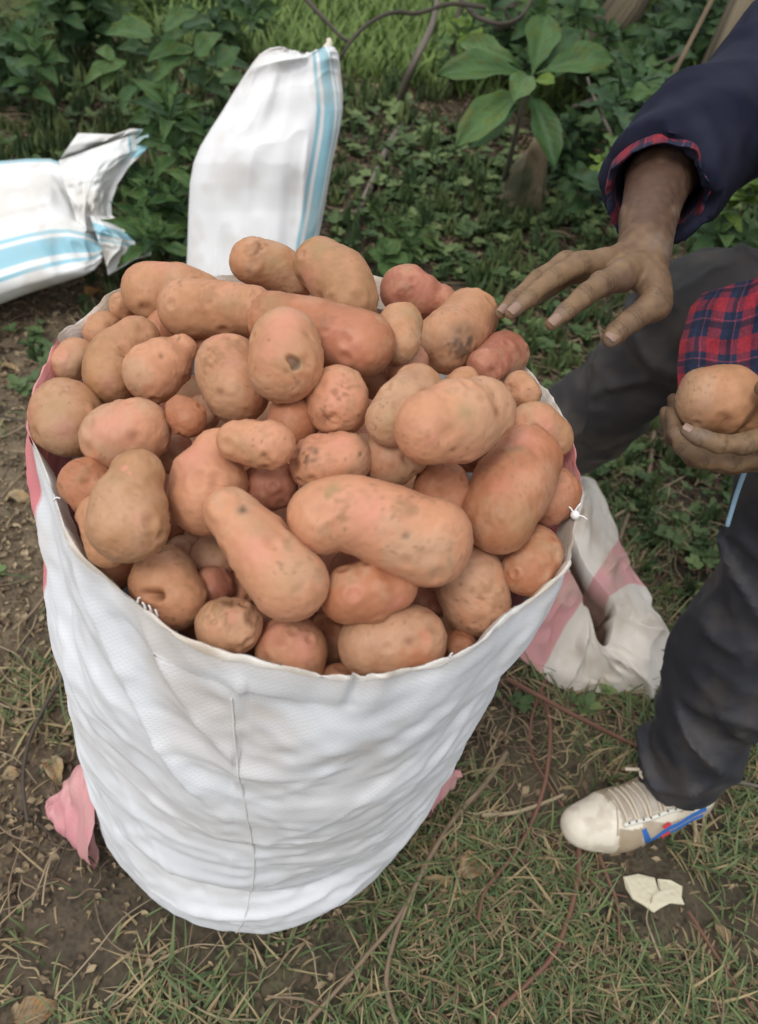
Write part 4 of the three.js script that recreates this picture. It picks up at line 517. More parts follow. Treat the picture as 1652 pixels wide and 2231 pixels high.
// clothes
const clothNoise = (x, y, z, a, b) => a * ridge(x * 9 + y * 4, y * 11, z * 9) + b * noise(x * 38, y * 38, z * 38);
const fabricBump = dataTex(128, (u, v) => { const k = 0.5 + 0.3 * Math.sin((u + v) * Math.PI * 2 * 32) + 0.2 * noise(u * 60, v * 60, 3); return [k, k, k]; });
const navyMat = new THREE.MeshPhysicalMaterial({ color: 0xffffff, vertexColors: true, roughness: 0.9, specularIntensity: 0.25, sheen: 0.06, sheenRoughness: 0.5, sheenColor: lin(0.20, 0.22, 0.32), side: THREE.DoubleSide });
{
  const fore = cuffR.clone().sub(wristR).normalize(), sleeveEnd = P(1436, 400, 0.905), axis = P(1520, 300, 0.97).sub(sleeveEnd).normalize();
  const jb = [bone(P(1432, 405, 0.905), P(1500, 320, 0.95), 0.057, 0.066), bone(P(1500, 320, 0.95), elbowR, 0.066, 0.088), bone(elbowR, shR, 0.088, 0.105), bone(elbowL, shL, 0.075, 0.10), bone(wristL.clone().lerp(elbowL, 0.35), elbowL, 0.055, 0.075), bone(shR, shL, 0.10, 0.10), bone(neck.clone().add(V(0.07, -0.10, 0)), hipC.clone().add(V(0, 0.03, 0)), 0.155, 0.17)];
  const cav = [bone(P(1425, 425, 0.90), P(1500, 320, 0.95), 0.050, 0.052)]; const f = bonesField(jb, 0.04), c = bonesField(cav, 0.01);
  const SD = (x, y, z) => { let d = f(x, y, z); if (d > 0.06 || d < -0.06) return d; const q = V(x, y, z).sub(sleeveEnd).dot(axis); d += -0.011 * ridge(q * 15 + noise(x * 9, y * 9, z * 9) * 0.9, y * 3, z * 2) * sstep(0.20, 0.03, q) - clothNoise(x, y, z, 0.006, 0.0022); d = Math.max(d, -c(x, y, z)); if (V(x, y, z).distanceTo(sleeveEnd) < 0.22) d = Math.max(d, -(q + 0.012 + 0.010 * noise(x * 30, y * 30, z * 30))); return d; };
  const [lo, hi] = box(jb, 0.03); mesh('jacket', colorize(surfaceNets(SD, lo, hi, 0.0062), (x, y, z) => { const n = fbm(x * 25, y * 25, z * 25, 3); return mix3([0.011, 0.012, 0.026], [0.026, 0.028, 0.046], clamp(0.35 + n, 0, 1)); }), navyMat, person);
  // plaid lining turned out at the cuff
  const cv = document.createElement('canvas'); cv.width = cv.height = 256; const g = cv.getContext('2d'); g.fillStyle = '#1f2a48'; g.fillRect(0, 0, 256, 256);
  g.globalAlpha = 0.56; g.fillStyle = '#c22a36'; for (let k = 0; k < 4; k++) { g.fillRect(k * 64 + 6, 0, 26, 256); g.fillRect(0, k * 64 + 6, 256, 26); } g.globalAlpha = 0.55; g.fillStyle = '#101830'; for (let k = 0; k < 4; k++) { g.fillRect(k * 64 + 46, 0, 9, 256); g.fillRect(0, k * 64 + 46, 256, 9); } g.globalAlpha = 0.5; g.fillStyle = '#c04a5c'; for (let k = 0; k < 4; k++) { g.fillRect(k * 64 + 57, 0, 2, 256); g.fillRect(0, k * 64 + 57, 256, 2); }
  const id = g.getImageData(0, 0, 256, 256); for (let i = 0; i < 65536; i++) { const k = 1 + 0.16 * noise((i % 256) * 0.5, Math.floor(i / 256) * 0.5, 1) + (((i % 256) + Math.floor(i / 256)) % 4 < 2 ? 0.05 : -0.05); for (let q = 0; q < 3; q++) id.data[i * 4 + q] = clamp(id.data[i * 4 + q] * k, 0, 255); } g.putImageData(id, 0, 0);
  const plaid = new THREE.CanvasTexture(cv); plaid.colorSpace = THREE.SRGBColorSpace; plaid.wrapS = plaid.wrapT = THREE.RepeatWrapping; const plaidMat = std([0.85, 0.85, 0.85], 0.85, { map: plaid, bumpMap: fabricBump, bumpScale: 0.0003 });
  { const N = 110, R = 14, grid = [], o = P(1432, 412, 0.902), ax = fore.clone().lerp(axis, 0.35).normalize(), s1 = rayDir(CX + 100, CY).sub(rayDir(CX, CY)).normalize(); s1.addScaledVector(ax, -s1.dot(ax)).normalize(); const s2 = ax.clone().cross(s1);
    for (let j = 0; j <= R; j++) { const row = []; for (let i = 0; i < N; i++) { const a = i / N * Math.PI * 2, t = j / R, rr = 0.0555 + 0.0030 * Math.sin(t * Math.PI) + 0.004 * noise(Math.cos(a) * 2.5, Math.sin(a) * 2.5, 5), back = lerp(0.018, -0.013, t) + 0.004 * noise(i * 0.35, t * 3, 2) + 0.007 * noise(Math.cos(a) * 2 + 3, Math.sin(a) * 2, t) ; row.push(o.clone().addScaledVector(ax, back).addScaledVector(s1, Math.cos(a) * rr).addScaledVector(s2, Math.sin(a) * rr * 1.05)); } grid.push(row); }
    for (let j = 1; j <= 8; j++) grid.push(grid[R].map((p, i) => { const c2 = o.clone().addScaledVector(ax, -0.014); return p.clone().lerp(c2, 0.06 + 0.005 * j).addScaledVector(ax, 0.007 * j); }));
    const gg = gridMeshes(grid, () => [1, 1, 1], (i, j) => [i / N * 2.2, 0.135 + j * 0.008], () => 'a'); const cm = plaidMat.clone(); cm.color.setRGB(0.6, 0.6, 0.62); mesh('plaid_cuff', gg.a, cm, person); }
  { // shirt tail hanging at the belly
    const L = [[1534, 640, 1.03], [1506, 672, 1.025], [1484, 745, 1.01], [1478, 800, 1.005], [1480, 860, 1.0], [1500, 905, 1.0]], Rt = [[1800, 560, 0.98], [1800, 640, 0.97], [1800, 720, 0.96], [1800, 800, 0.95], [1800, 860, 0.95], [1790, 905, 0.95]]; const N = 60, M = 70, grid = [];
    for (let j = 0; j <= N; j++) { const a = polyAt(L, j / N), b = polyAt(Rt, j / N), row = []; for (let i = 0; i <= M; i++) { const t = i / M; row.push(P(lerp(a[0], b[0], t), lerp(a[1], b[1], t), lerp(a[2], b[2], t) - 0.022 * Math.sin(t * 9 + j * 0.015) * t - 0.008 * noise(t * 9, j * 0.06, 3) + 0.02 * (t < 0.08 ? (0.08 - t) * 12 : 0))); } grid.push(row); }
    const gg = gridMeshes(grid, () => [1, 1, 1], (i, j) => [i / M * 1.16 + 0.07, j / N * 0.95 + 0.015 * Math.sin(i * 0.2)], () => 'a', false); const back = gg.a.clone(); { const q = back.attributes.position, n = back.attributes.normal; for (let i = 0; i < q.count; i++) q.setXYZ(i, q.getX(i) - n.getX(i) * 0.0016, q.getY(i) - n.getY(i) * 0.0016, q.getZ(i) - n.getZ(i) * 0.0016); } mesh('plaid_shirt', mergeGeometries([gg.a, back]), plaidMat, person); }
}
{ // trousers
  const tb = [bone(hipC.clone().add(V(-0.02, 0.05, 0)), hipC.clone().add(V(0, -0.03, 0)), 0.16, 0.15), bone(hipR, kneeR, 0.115, 0.080), bone(kneeR, ankR, 0.078, 0.072), bone(hipL, kneeL, 0.115, 0.092), bone(kneeL, kneeL.clone().lerp(ankL, 0.5), 0.088, 0.070), bone(kneeL.clone().lerp(ankL, 0.5), PH(1480, 1682, 0.125), 0.070, 0.054)];
  const f = bonesField(tb, 0.05), aL = kneeL.clone().sub(ankL).normalize(), aR = kneeR.clone().sub(ankR).normalize();
  const SD = (x, y, z) => { let d = f(x, y, z); if (Math.abs(d) > 0.05) return d; const q = V(x, y, z).sub(ankL).dot(aL), qr = V(x, y, z).sub(ankR).dot(aR); d -= 0.011 * ridge(x * 7 + 3, y * 15 + x * 9, z * 6) * sstep(0.35, 0.1, Math.min(q, qr)) + 0.008 * ridge(x * 6 - y * 6, y * 8 + z * 5, z * 6 + 2) + 0.012 * Math.pow(Math.max(0, ridge(x * 5 + y * 8 + 1, y * 6 - x * 5, z * 6)), 3) + 0.0045 * ridge(x * 19, y * 24, z * 17) + 0.0015 * noise(x * 60, y * 60, z * 60); if (V(x, y, z).distanceTo(ankL) < 0.3) d = Math.max(d, -(q + 0.002 + 0.012 * noise(x * 20, y * 20, z * 20))); return d; };
  const [lo, hi] = box(tb, 0.03); mesh('trousers', colorize(surfaceNets(SD, lo, hi, 0.0062), (x, y, z) => { const n = fbm(x * 22, y * 22, z * 22, 4); const right = z < -0.9 && x < 0.75; return mix3(right ? [0.026, 0.023, 0.024] : [0.019, 0.020, 0.026], [0.085, 0.070, 0.056], clamp((right ? 0.30 : 0.16) + 1.1 * n - 0.12, 0, right ? 0.75 : 0.30)); }), new THREE.MeshPhysicalMaterial({ color: 0xffffff, vertexColors: true, roughness: 0.66, sheen: 0.25, sheenRoughness: 0.5, sheenColor: lin(0.2, 0.2, 0.24), side: THREE.DoubleSide }), person);
  const pl = [[1640, 985, 0.905], [1622, 1030, 0.93], [1606, 1075, 0.955], [1585, 1145, 0.99]].map(([x, y, z]) => P(x, y, z)); mesh('piping', tubeGeo(pl, 0.0028, 6, 20), std([0.35, 0.55, 0.72], 0.6), person);
}
// ---- shoe
{
  const toe = PH(1262, 1795, 0.040), heel = PH(1500, 1742, 0.045), d = heel.clone().sub(toe).setY(0), Ls = d.length(); d.normalize(); const up = V(0, 1, 0), sd = d.clone().cross(up).normalize(); if (sd.z < 0) sd.negate(); // sd towards the viewer
  const S = (u, w, h) => toe.clone().setY(0).addScaledVector(d, u * Ls).addScaledVector(sd, w).add(V(0, h, 0));
  const gy = 0.012; const sb = [bone(S(0.0, 0.0, 0.036), S(0.18, 0.004, 0.040), 0.027, 0.037), bone(S(0.10, 0.006, 0.036), S(0.35, 0.008, 0.042), 0.034, 0.041), bone(S(0.32, 0.006, 0.045), S(0.66, 0, 0.062), 0.043, 0.040), bone(S(0.62, 0, 0.055), S(1.0, 0, 0.050), 0.037, 0.034), bone(S(0.66, 0, 0.085), S(0.98, 0, 0.082), 0.032, 0.031)];
  const f0 = bonesField(sb, 0.025), hole = [bone(S(0.80, 0, 0.16), S(0.86, 0, 0.085), 0.042, 0.027)], fh = bonesField(hole, 0.01);
  const SD = (x, y, z) => { let q = f0(x, y, z); q = Math.max(q, gy - y); q = Math.max(q, -fh(x, y, z)); return q - 0.0003 * noise(x * 120, y * 120, z * 120); };
  const [lo, hi] = box(sb, 0.01); const loc = (x, y, z) => { const q = V(x, y, z).sub(toe); q.y = y; return [q.dot(d) / Ls, V(x, 0, z).sub(toe.clone().setY(0)).dot(sd), y]; };
  const shoe = surfaceNets(SD, lo, hi, 0.0032);
  mesh('shoe', colorize(shoe, (x, y, z) => { const [u, w, h] = loc(x, y, z), n = fbm(x * 45, y * 45, z * 45, 3); let c = [0.72, 0.66, 0.54]; const toecap = u < 0.20 + 1.4 * Math.max(0, 0.03 - h) * 8; if (!toecap && ((w > 0.012 && h < 0.080 && u < 0.40) || (w < -0.008 && u > 0.05))) c = [0.36, 0.285, 0.195]; if (Math.abs(w) < 0.026 && u > 0.24 && u < 0.68 && h > 0.06) c = [0.44, 0.39, 0.33]; if (u > 0.40 && h < 0.085 && w > 0) c = [0.45, 0.375, 0.285]; if (u > 0.70 && h > 0.098) c = [0.34, 0.05, 0.05]; if (h < 0.022) c = [0.50, 0.42, 0.31]; return mix3(c, [0.30, 0.22, 0.13], clamp(0.35 * sstep(0, 0.45, n) + 0.5 * sstep(0.035, 0.012, h), 0, 0.7)); }), std([1, 1, 1], 0.5, { vertexColors: true }), person);
  const march = (o, dir) => { const p = o.clone(); for (let i = 0; i < 80; i++) { const q = SD(p.x, p.y, p.z); if (q < 0.0003) break; p.addScaledVector(dir, q * 0.8); } return p; };
  const onSide = (u, h) => march(S(u, 0.12, h), sd.clone().negate()), onTop = (u, w) => march(S(u, w, 0.2), V(0, -1, 0));
  const strip = (pts, w, nrm, m, name, lift = 0.0007) => { const c = new THREE.CatmullRomCurve3(pts), n = 24, pos = [], idx = []; for (let i = 0; i <= n; i++) { const p = c.getPoint(i / n), t = c.getTangent(i / n), s = t.clone().cross(nrm).normalize(); for (const k of [-1, 0, 1]) { const q = p.clone().addScaledVector(s, k * w).addScaledVector(nrm, lift + (k ? -0.0004 : 0)); pos.push(q.x, q.y, q.z); } } for (let i = 0; i < n; i++) for (let k = 0; k < 2; k++) { const a = i * 3 + k; idx.push(a, a + 1, a + 3, a + 1, a + 4, a + 3); } mesh(name, geo(pos, idx), m, person); };
  const blueM = std([0.028, 0.13, 0.40], 0.5), redM = std([0.55, 0.05, 0.06], 0.5), N1 = sd.clone().multiplyScalar(0.9).add(V(0, 0.45, 0)).normalize();
  const path = (L) => { const out = []; for (let i = 0; i < L.length - 1; i++) for (let k = 0; k < 4; k++) out.push(onSide(lerp(L[i][0], L[i + 1][0], k / 4), lerp(L[i][1], L[i + 1][1], k / 4))); out.push(onSide(...L[L.length - 1])); return out; };
  strip(path([[0.40, 0.078], [0.47, 0.052], [0.53, 0.018]]), 0.0052, N1, blueM, 'blue_stripe');
  strip(path([[0.47, 0.016], [0.53, 0.05], [0.64, 0.072], [0.80, 0.080], [0.98, 0.085]]), 0.0046, N1, blueM, 'blue_stripe', 0.0011);
  strip(path([[0.62, 0.020], [0.68, 0.045], [0.80, 0.060], [0.98, 0.068]]), 0.0040, N1, blueM, 'blue_stripe', 0.0009);
  strip(path([[0.575, 0.075], [0.62, 0.085]]), 0.0045, N1, redM, 'red_patch', 0.0024); strip(path([[0.60, 0.048], [0.66, 0.058]]), 0.0045, N1, redM, 'red_patch', 0.0028);
  const lace = std([0.56, 0.48, 0.37], 0.8), lr = 0.0027;
  for (let k = 0; k < 9; k++) { const u = 0.265 + k * 0.05, pts = []; for (let i = 0; i <= 10; i++) { const w = lerp(-0.028, 0.030, i / 10); pts.push(onTop(u + 0.035 * (i / 10) * (k & 1 ? 1 : 0.3), w).add(V(0, 0.0022, 0))); } mesh('lace', tubeGeo(pts, lr, 6, 24), lace, person); }
  const ed = []; for (let i = 0; i <= 14; i++) { const u = 0.24 + i / 14 * 0.48; ed.push(onTop(u, 0.031).add(V(0, 0.0012, 0))); } mesh('eyelet_stay', tubeGeo(ed, 0.0042, 6, 30), std([0.68, 0.66, 0.58], 0.5), person);
  const seam = []; for (let i = 0; i <= 12; i++) seam.push(onTop(0.235 - 0.05 * Math.abs(i / 6 - 1), lerp(-0.034, 0.040, i / 12))); mesh('toe_seam', tubeGeo(seam, 0.0011, 5, 30), std([0.40, 0.33, 0.24], 0.8), person);
  for (let k = 0; k < 7; k++) { const e = onTop(0.28 + k * 0.062, 0.0315); mesh('eyelet', new THREE.SphereGeometry(0.0022, 8, 6).translate(e.x, e.y + 0.0045, e.z), std([0.14, 0.12, 0.10], 0.6), person); }
  const knot = onTop(0.66, 0.004).add(V(0, 0.006, 0)); const loop = (v) => mesh('lace', tubeGeo(v.map(([u, w, h]) => knot.clone().addScaledVector(d, u).addScaledVector(sd, w).add(V(0, h, 0))), lr, 6, 26), lace, person);
  loop([[0, 0, 0], [-0.02, -0.02, 0.014], [-0.045, -0.028, 0.010], [-0.03, -0.008, 0.004], [0, 0, 0]]); loop([[0, 0, 0], [0.012, -0.012, 0.020], [-0.004, -0.030, 0.026], [-0.012, -0.014, 0.012], [0, 0, 0]]); loop([[0, 0, 0], [-0.03, -0.03, 0.006], [-0.06, -0.042, 0.002]]); loop([[0, 0, 0], [0.02, 0.02, 0.004], [0.012, 0.036, -0.008]]);
  // the other shoe, behind the sack
  const t2 = ankR.clone().add(V(-0.15, -0.06, 0.02)); const sh2 = colorize({ pos: shoe.pos.slice(), idx: shoe.idx }, () => [0.5, 0.44, 0.35]); sh2.translate(t2.x - toe.x, 0, t2.z - toe.z); mesh('shoe', sh2, std([1, 1, 1], 0.5, { vertexColors: true }), person);
}
// ---- the potato in the left hand
{
  const ch = px([[1545, 872, 0.842, 74], [1590, 872, 0.845, 78], [1622, 888, 0.850, 62]]), g = potatoGeo(ch, 171, 'sand', [{ kind: 'pit', p: P(1585, 922, 0.812), r: 0.007, c: 'd' }, { kind: 'eye', p: P(1640, 900, 0.82), r: 0.012, c: 'd' }, { kind: 'dirt', p: P(1530, 905, 0.81), r: 0.02, c: 'd' }]), c = ch[1].p; g.translate(-c.x, -c.y, -c.z);
  const o = mesh('potato', g, potMat); o.position.copy(c); tag(o, 'round tan potato held in the cupped hand in front of the plaid shirt', 'potato');
}
// ---------------------------------------------------------------- leaves and plants
const leafBump = dataTex(128, (u, v) => { const x = Math.abs(u - 0.5) * 2; const mid = gauss((u - 0.5) * 28), side = Math.pow(Math.abs(Math.sin((v - x * 0.28) * Math.PI * 9)), 10) * (1 - mid); const k = 0.6 - 0.45 * mid - 0.28 * side + 0.10 * noise(u * 30, v * 30, 2); return [k, k, k]; });
const leafMap = dataTex(128, (u, v) => { const x = Math.abs(u - 0.5) * 2; const mid = gauss((u - 0.5) * 34), side = Math.pow(Math.abs(Math.sin((v - x * 0.28) * Math.PI * 9)), 14) * (1 - mid); const n = 0.84 + 0.20 * noise(u * 6, v * 6, 8) + 0.10 * noise(u * 24, v * 24, 2) + 0.22 * mid + 0.10 * side, sp = sstep(0.38, 0.6, noise(u * 9, v * 11, 5) + 0.3 * noise(u * 30, v * 30, 6)); return [n * (1 + 0.1 * mid + 0.25 * sp), n * (1 - 0.10 * sp), n * (0.96 - 0.35 * sp)]; });
const leafMat = (c, rough = 0.5) => new THREE.MeshPhysicalMaterial({ color: lin(...c), roughness: rough, side: THREE.DoubleSide, map: leafMap, bumpMap: leafBump, bumpScale: 0.0015, transmission: 0.22, thickness: 0, specularIntensity: 0.4 });
const LEAVES = [[0.062, 0.130, 0.046], [0.082, 0.160, 0.054], [0.050, 0.108, 0.042], [0.110, 0.195, 0.068], [0.062, 0.122, 0.062], [0.150, 0.250, 0.050]].map((c) => leafMat(c));
const DRY = [[0.28, 0.20, 0.115], [0.20, 0.135, 0.078], [0.36, 0.28, 0.17], [0.15, 0.095, 0.055]].map((c) => std(c, 0.85, { map: leafMap, bumpMap: leafBump, bumpScale: 0.002 }));
const stemMat = std([0.10, 0.13, 0.05], 0.8), barkTex = dataTex(256, (u, v) => { const n = 0.75 + 0.5 * fbm(u * 14, v * 3, 3, 4) + 0.2 * noise(u * 60, v * 20, 1); return [n, n * 0.98, n * 0.95]; }), twigMat = (c) => std(c, 0.85, { map: barkTex });
const TWIG = { red: twigMat([0.200, 0.098, 0.066]), tan: twigMat([0.26, 0.19, 0.125]), dark: twigMat([0.085, 0.068, 0.052]), pale: twigMat([0.40, 0.32, 0.21]), grey: twigMat([0.20, 0.175, 0.145]) };
// unit leaf from the origin along +y: half width profile, fold along the midrib, droop, waviness
function leafShape(prof, fold, droop, wave, seed, lobes = 0, nj = 14, ni = 6) {
  const pos = [], uv = [], idx = []; const w = (t) => curveAt(prof, t);
  for (let j = 0; j <= nj; j++) for (let i = 0; i <= ni; i++) { const t = j / nj, s = i / ni * 2 - 1; let ww = w(t) * (1 - (lobes ? lobes * (0.5 + 0.5 * Math.cos(t * 19)) : 0)); const x = s * ww * 0.5, z = -Math.abs(s) * ww * -fold + -droop * t * t + wave * noise(t * 5 + seed, s * 2, seed) * Math.abs(s) + wave * 0.5 * noise(t * 3, seed, 2); pos.push(x, t, z); uv.push(i / ni, t); }
  for (let j = 0; j < nj; j++) for (let i = 0; i < ni; i++) { const a = j * (ni + 1) + i, b = a + ni + 1; idx.push(a, a + 1, b, a + 1, b + 1, b); }
  return geo(pos, idx, uv);
}
const OVATE = [[0, 0.04], [0.06, 0.05], [0.22, 0.62], [0.42, 0.98], [0.62, 0.86], [0.85, 0.40], [1, 0.0]], LANCE = [[0, 0.05], [0.1, 0.25], [0.38, 1], [0.65, 0.74], [0.9, 0.2], [1, 0]], OBOV = [[0, 0.05], [0.08, 0.10], [0.35, 0.62], [0.62, 1], [0.82, 0.82], [0.95, 0.36], [1, 0.05]], ROUND = [[0, 0.1], [0.1, 0.55], [0.4, 1], [0.75, 0.85], [0.95, 0.35], [1, 0]];
const SH = { ovate: [1, 2, 3].map((s) => leafShape(OVATE, 0.16, 0.10 + 0.05 * s, 0.05, s)), lance: [4, 5, 6].map((s) => leafShape(LANCE, 0.18, 0.08 * (s - 3), 0.05, s)), obov: [7, 8, 9].map((s) => leafShape(OBOV, 0.12, 0.08 * (s - 6), 0.045, s)), round: [10, 11].map((s) => leafShape(ROUND, 0.08, 0.08, 0.05, s)), lobed: [12, 13].map((s) => leafShape(OVATE, 0.10, 0.14, 0.06, s, 0.55, 26, 8)), dry: [14, 15, 16].map((s) => leafShape(OVATE, 0.30, 0.22, 0.16, s)) };
function putLeaf(parent, shape, m, a, b, width, up, r) { // from a to b
  const d = b.clone().sub(a), L = d.length(); d.normalize(); const n = up.clone().addScaledVector(d, -up.dot(d)).normalize(), s = d.clone().cross(n); const o = mesh('leaf', SH[shape][Math.floor(r() * SH[shape].length)], m, parent);
  o.quaternion.setFromRotationMatrix(new THREE.Matrix4().makeBasis(s, d, n)); o.position.copy(a); if (parent.isObject3D && parent !== scene) o.position.sub(parent.position); o.scale.set(width, L, L); return o;
}
const UPN = V(0, 1, 0.35).normalize();
const stemTo = (parent, pts, r0, r1, m = stemMat, name = 'stem') => mesh(name, tubeGeo(pts.map((p) => p.clone().sub(parent.position)), (t) => lerp(r0, r1, t), 7), m, parent);
// large-leaved plant right of the tall sack; leaves given by grid points: base, tip, width, depth at base and tip, tone
{
  const z = 2.12, base = PG(1098, 396), hub = P(1152, 178, z), pl = thing('broadleaf_plant', 'tall plant with a rosette of large pale green oval leaves by the trees', 'plant', null, base), r = rngOf(41);
  stemTo(pl, [base, P(1118, 320, lerp(z, base.clone().sub(camera.position).length() * 0.9, 0.4)), hub], 0.010, 0.006, TWIG.grey);
  const LL = [[1160, 165, 1196, 18, 82, 0, -0.02, 1], [1148, 158, 962, 140, 74, 0, -0.06, 1], [1168, 158, 1338, 112, 76, 0, -0.06, 1], [1140, 192, 1006, 292, 78, 0.02, -0.10, 3], [1150, 196, 1216, 336, 66, 0.02, -0.04, 0], [1165, 170, 1130, 190, 30, 0, -0.06, 3], [1150, 160, 1130, 195, 60, -0.02, -0.12, 3], [1175, 150, 1262, 60, 66, 0.08, 0.06, 2], [1130, 230, 1030, 306, 60, 0.10, 0.06, 2], [1140, 150, 1000, 85, 60, 0.12, 0.16, 3], [1160, 175, 1205, 172, 34, 0.02, -0.04, 5], [1185, 160, 1160, 60, 40, 0.1, 0.1, 2]];
  for (const [x0, y0, x1, y1, w, d0, d1, t] of LL) putLeaf(pl, 'obov', LEAVES[t], P(x0, y0, z + d0), P(x1, y1, z + d1), w * z / FOC, V(0.1 * (r() - 0.5), 1, 0.75), r);
}
{ // broad-leaved bush at the upper left
  const z = 2.45, base = PG(375, 260), pl = thing('broadleaf_bush', 'bush of broad pointed leaves growing left of the tall white sack', 'bush', null, base), r = rngOf(42);
  const LL = [[345, 84, 222, 50, 62, 1], [352, 78, 428, 11, 52, 1], [255, 128, 212, 104, 40, 3], [278, 142, 172, 166, 46, 3], [280, 128, 216, 190, 44, 3], [312, 142, 425, 92, 44, 1], [425, 128, 472, 64, 56, 1], [422, 116, 328, 168, 50, 1], [302, 184, 260, 235, 38, 0], [470, 150, 520, 98, 62, 0], [400, 190, 318, 204, 36, 0], [472, 182, 548, 168, 38, 0], [380, 140, 300, 100, 44, 2], [400, 150, 460, 190, 46, 2], [350, 160, 290, 190, 40, 2], [430, 170, 500, 210, 44, 2], [340, 190, 380, 235, 38, 2], [440, 140, 545, 130, 40, 4], [330, 120, 250, 90, 40, 2], [390, 60, 460, 40, 40, 4], [375, 215, 420, 250, 40, 2], [350, 100, 400, 60, 44, 0]];
  LL.forEach(([x0, y0, x1, y1, w, t], k) => { const dz = k < 12 ? 0 : 0.10; putLeaf(pl, 'ovate', LEAVES[t], P(x0, y0, z + dz), P(x1, y1, z + dz - 0.05 + 0.04 * r()), w * z / FOC, V(0.3 * (r() - 0.5), 1, 0.6), r); });
  for (const [x, y] of [[345, 90], [300, 140], [425, 120], [470, 160], [380, 150]]) stemTo(pl, [base.clone().add(V((r() - 0.5) * 0.1, 0, 0)), P((x + 375) / 2, (y + 260) / 2, z + 0.15), P(x, y, z + 0.03)], 0.006, 0.003);
}
// a herb or bush built of many leaves round a centre: grid centre, grid half sizes, depth, count, leaf length (m), width ratio, tones
function bush(name, label, cat, cx, cy, hx, hy, z, n, len, wr, shape, tones, seed, opt = {}) {
  const r = rngOf(seed), base = PG(opt.bx ?? cx - 0.16 * hy, opt.by ?? cy + hy); const pl = thing(name, label, cat, opt.group, base), dz = (opt.dz ?? 0.12);
  const clusters = Math.max(3, Math.round(n / (opt.per ?? 9)));
  for (let k = 0; k < clusters; k++) {
    let a, b; do { a = r() * 2 - 1; b = r() * 2 - 1; } while (a * a + b * b > 1); const d = (r() * 2 - 1) * dz, c = P(cx + a * hx, cy + b * hy, z + d); const gy = ground(c.x, c.z) + 0.02; if (c.y < gy) c.y = gy + 0.02 * r();
    if (k % 2 === 0) stemTo(pl, [base, base.clone().lerp(c, 0.6).add(V((r() - 0.5) * 0.05, 0.02, (r() - 0.5) * 0.05)), c], opt.sr ?? 0.004, 0.002, opt.stem ?? stemMat);
    const m = opt.per ?? 9, ph = r() * 6.28; for (let i = 0; i < m; i++) { const az = ph + i * 2.4, el = lerp(0.9, -0.35, i / m) + 0.25 * (r() - 0.5), L = len * (0.6 + 0.6 * r()) * (i < 2 ? 0.7 : 1), dir = V(Math.cos(az) * Math.cos(el), Math.sin(el), Math.sin(az) * Math.cos(el)), st = c.clone().add(V(0, -0.02 * i / m * (len / 0.06), 0)); putLeaf(pl, shape, LEAVES[tones[Math.floor(r() * tones.length)]], st, st.clone().addScaledVector(dir, L), L * wr * (0.8 + 0.4 * r()), V(0.3 * (r() - 0.5), 1, 0.4 + 0.3 * r()).addScaledVector(dir, -0.2), r); }
  }
  return pl;
}
bush('herb_bush', 'leafy green herb with many pointed leaves between the two blue-striped sacks', 'bush', 392, 380, 125, 165, 2.13, 250, 0.10, 0.36, 'lance', [0, 1, 1, 4, 3], 51, { dz: 0.16, per: 8, by: 560, bx: 370 });
bush('herb', 'small feathery herb growing on the ground right of the tall white sack', 'plant', 858, 505, 52, 45, 2.1, 60, 0.062, 0.30, 'lance', [1, 3, 0], 52, { dz: 0.06, per: 8 });
bush('herb', 'low herb with rounded leaves just behind the red potato', 'plant', 878, 552, 40, 20, 2.0, 14, 0.058, 0.62, 'round', [1, 3], 53, { dz: 0.03, per: 7 });
bush('climbing_plant', 'bright yellow-green sprigs above the rolled cuff', 'plant', 1350, 345, 55, 34, 1.95, 40, 0.06, 0.48, 'lobed', [5, 5, 3], 54, { dz: 0.08, per: 7 });
bush('bush', 'dark lobed-leaf bush left of the navy sleeve', 'bush', 1400, 190, 80, 75, 2.25, 90, 0.12, 0.55, 'lobed', [0, 4, 2, 1], 55, { dz: 0.2, per: 8 });
bush('bush', 'dull green bush below the sprigs beside the cuff', 'bush', 1300, 400, 40, 40, 2.2, 24, 0.10, 0.5, 'obov', [4, 2], 56, { dz: 0.1, per: 7 });
bush('climbing_plant', 'bright green leaves between the cuff and the trousers at the right edge', 'plant', 1625, 430, 50, 36, 1.75, 24, 0.085, 0.5, 'ovate', [5, 3], 57, { dz: 0.06, per: 6 });
bush('bush', 'green leaves below the cuff at the right edge', 'bush', 1585, 520, 60, 50, 1.85, 56, 0.07, 0.5, 'ovate', [0, 1, 2], 58, { dz: 0.1, per: 7 });
bush('bush', 'soft green bush in the upper left corner', 'bush', 30, 110, 80, 85, 2.6, 120, 0.10, 0.42, 'ovate', [1, 4, 0], 59, { dz: 0.25, per: 8 });
bush('bush', 'green bush at the top edge behind the broad-leaved bush', 'bush', 180, 25, 75, 50, 2.75, 90, 0.12, 0.5, 'ovate', [0, 1, 2], 60, { dz: 0.25, per: 8, by: 150 });
bush('bush', 'shaded dark bush at the top edge above the tall white sack', 'bush', 500, 40, 85, 50, 3.1, 110, 0.09, 0.45, 'ovate', [2, 2, 0, 4], 61, { dz: 0.3, per: 9, by: 150 });
bush('bush', 'yellowish green bush behind the dark branches right of the meadow', 'bush', 1010, 90, 40, 60, 2.9, 90, 0.08, 0.5, 'lobed', [3, 5, 1], 62, { dz: 0.25, per: 9 });
bush('bush', 'shrub in the shade behind the pale-leaved plant', 'bush', 1130, 70, 110, 70, 2.95, 160, 0.10, 0.5, 'ovate', [2, 0, 1, 4], 63, { dz: 0.3, per: 9 });
bush('bush', 'tangled shrub around the pale tree trunk at the top right', 'bush', 1300, 90, 90, 80, 2.7, 150, 0.09, 0.5, 'ovate', [2, 0, 4, 1], 64, { dz: 0.3, per: 9, by: 250 });
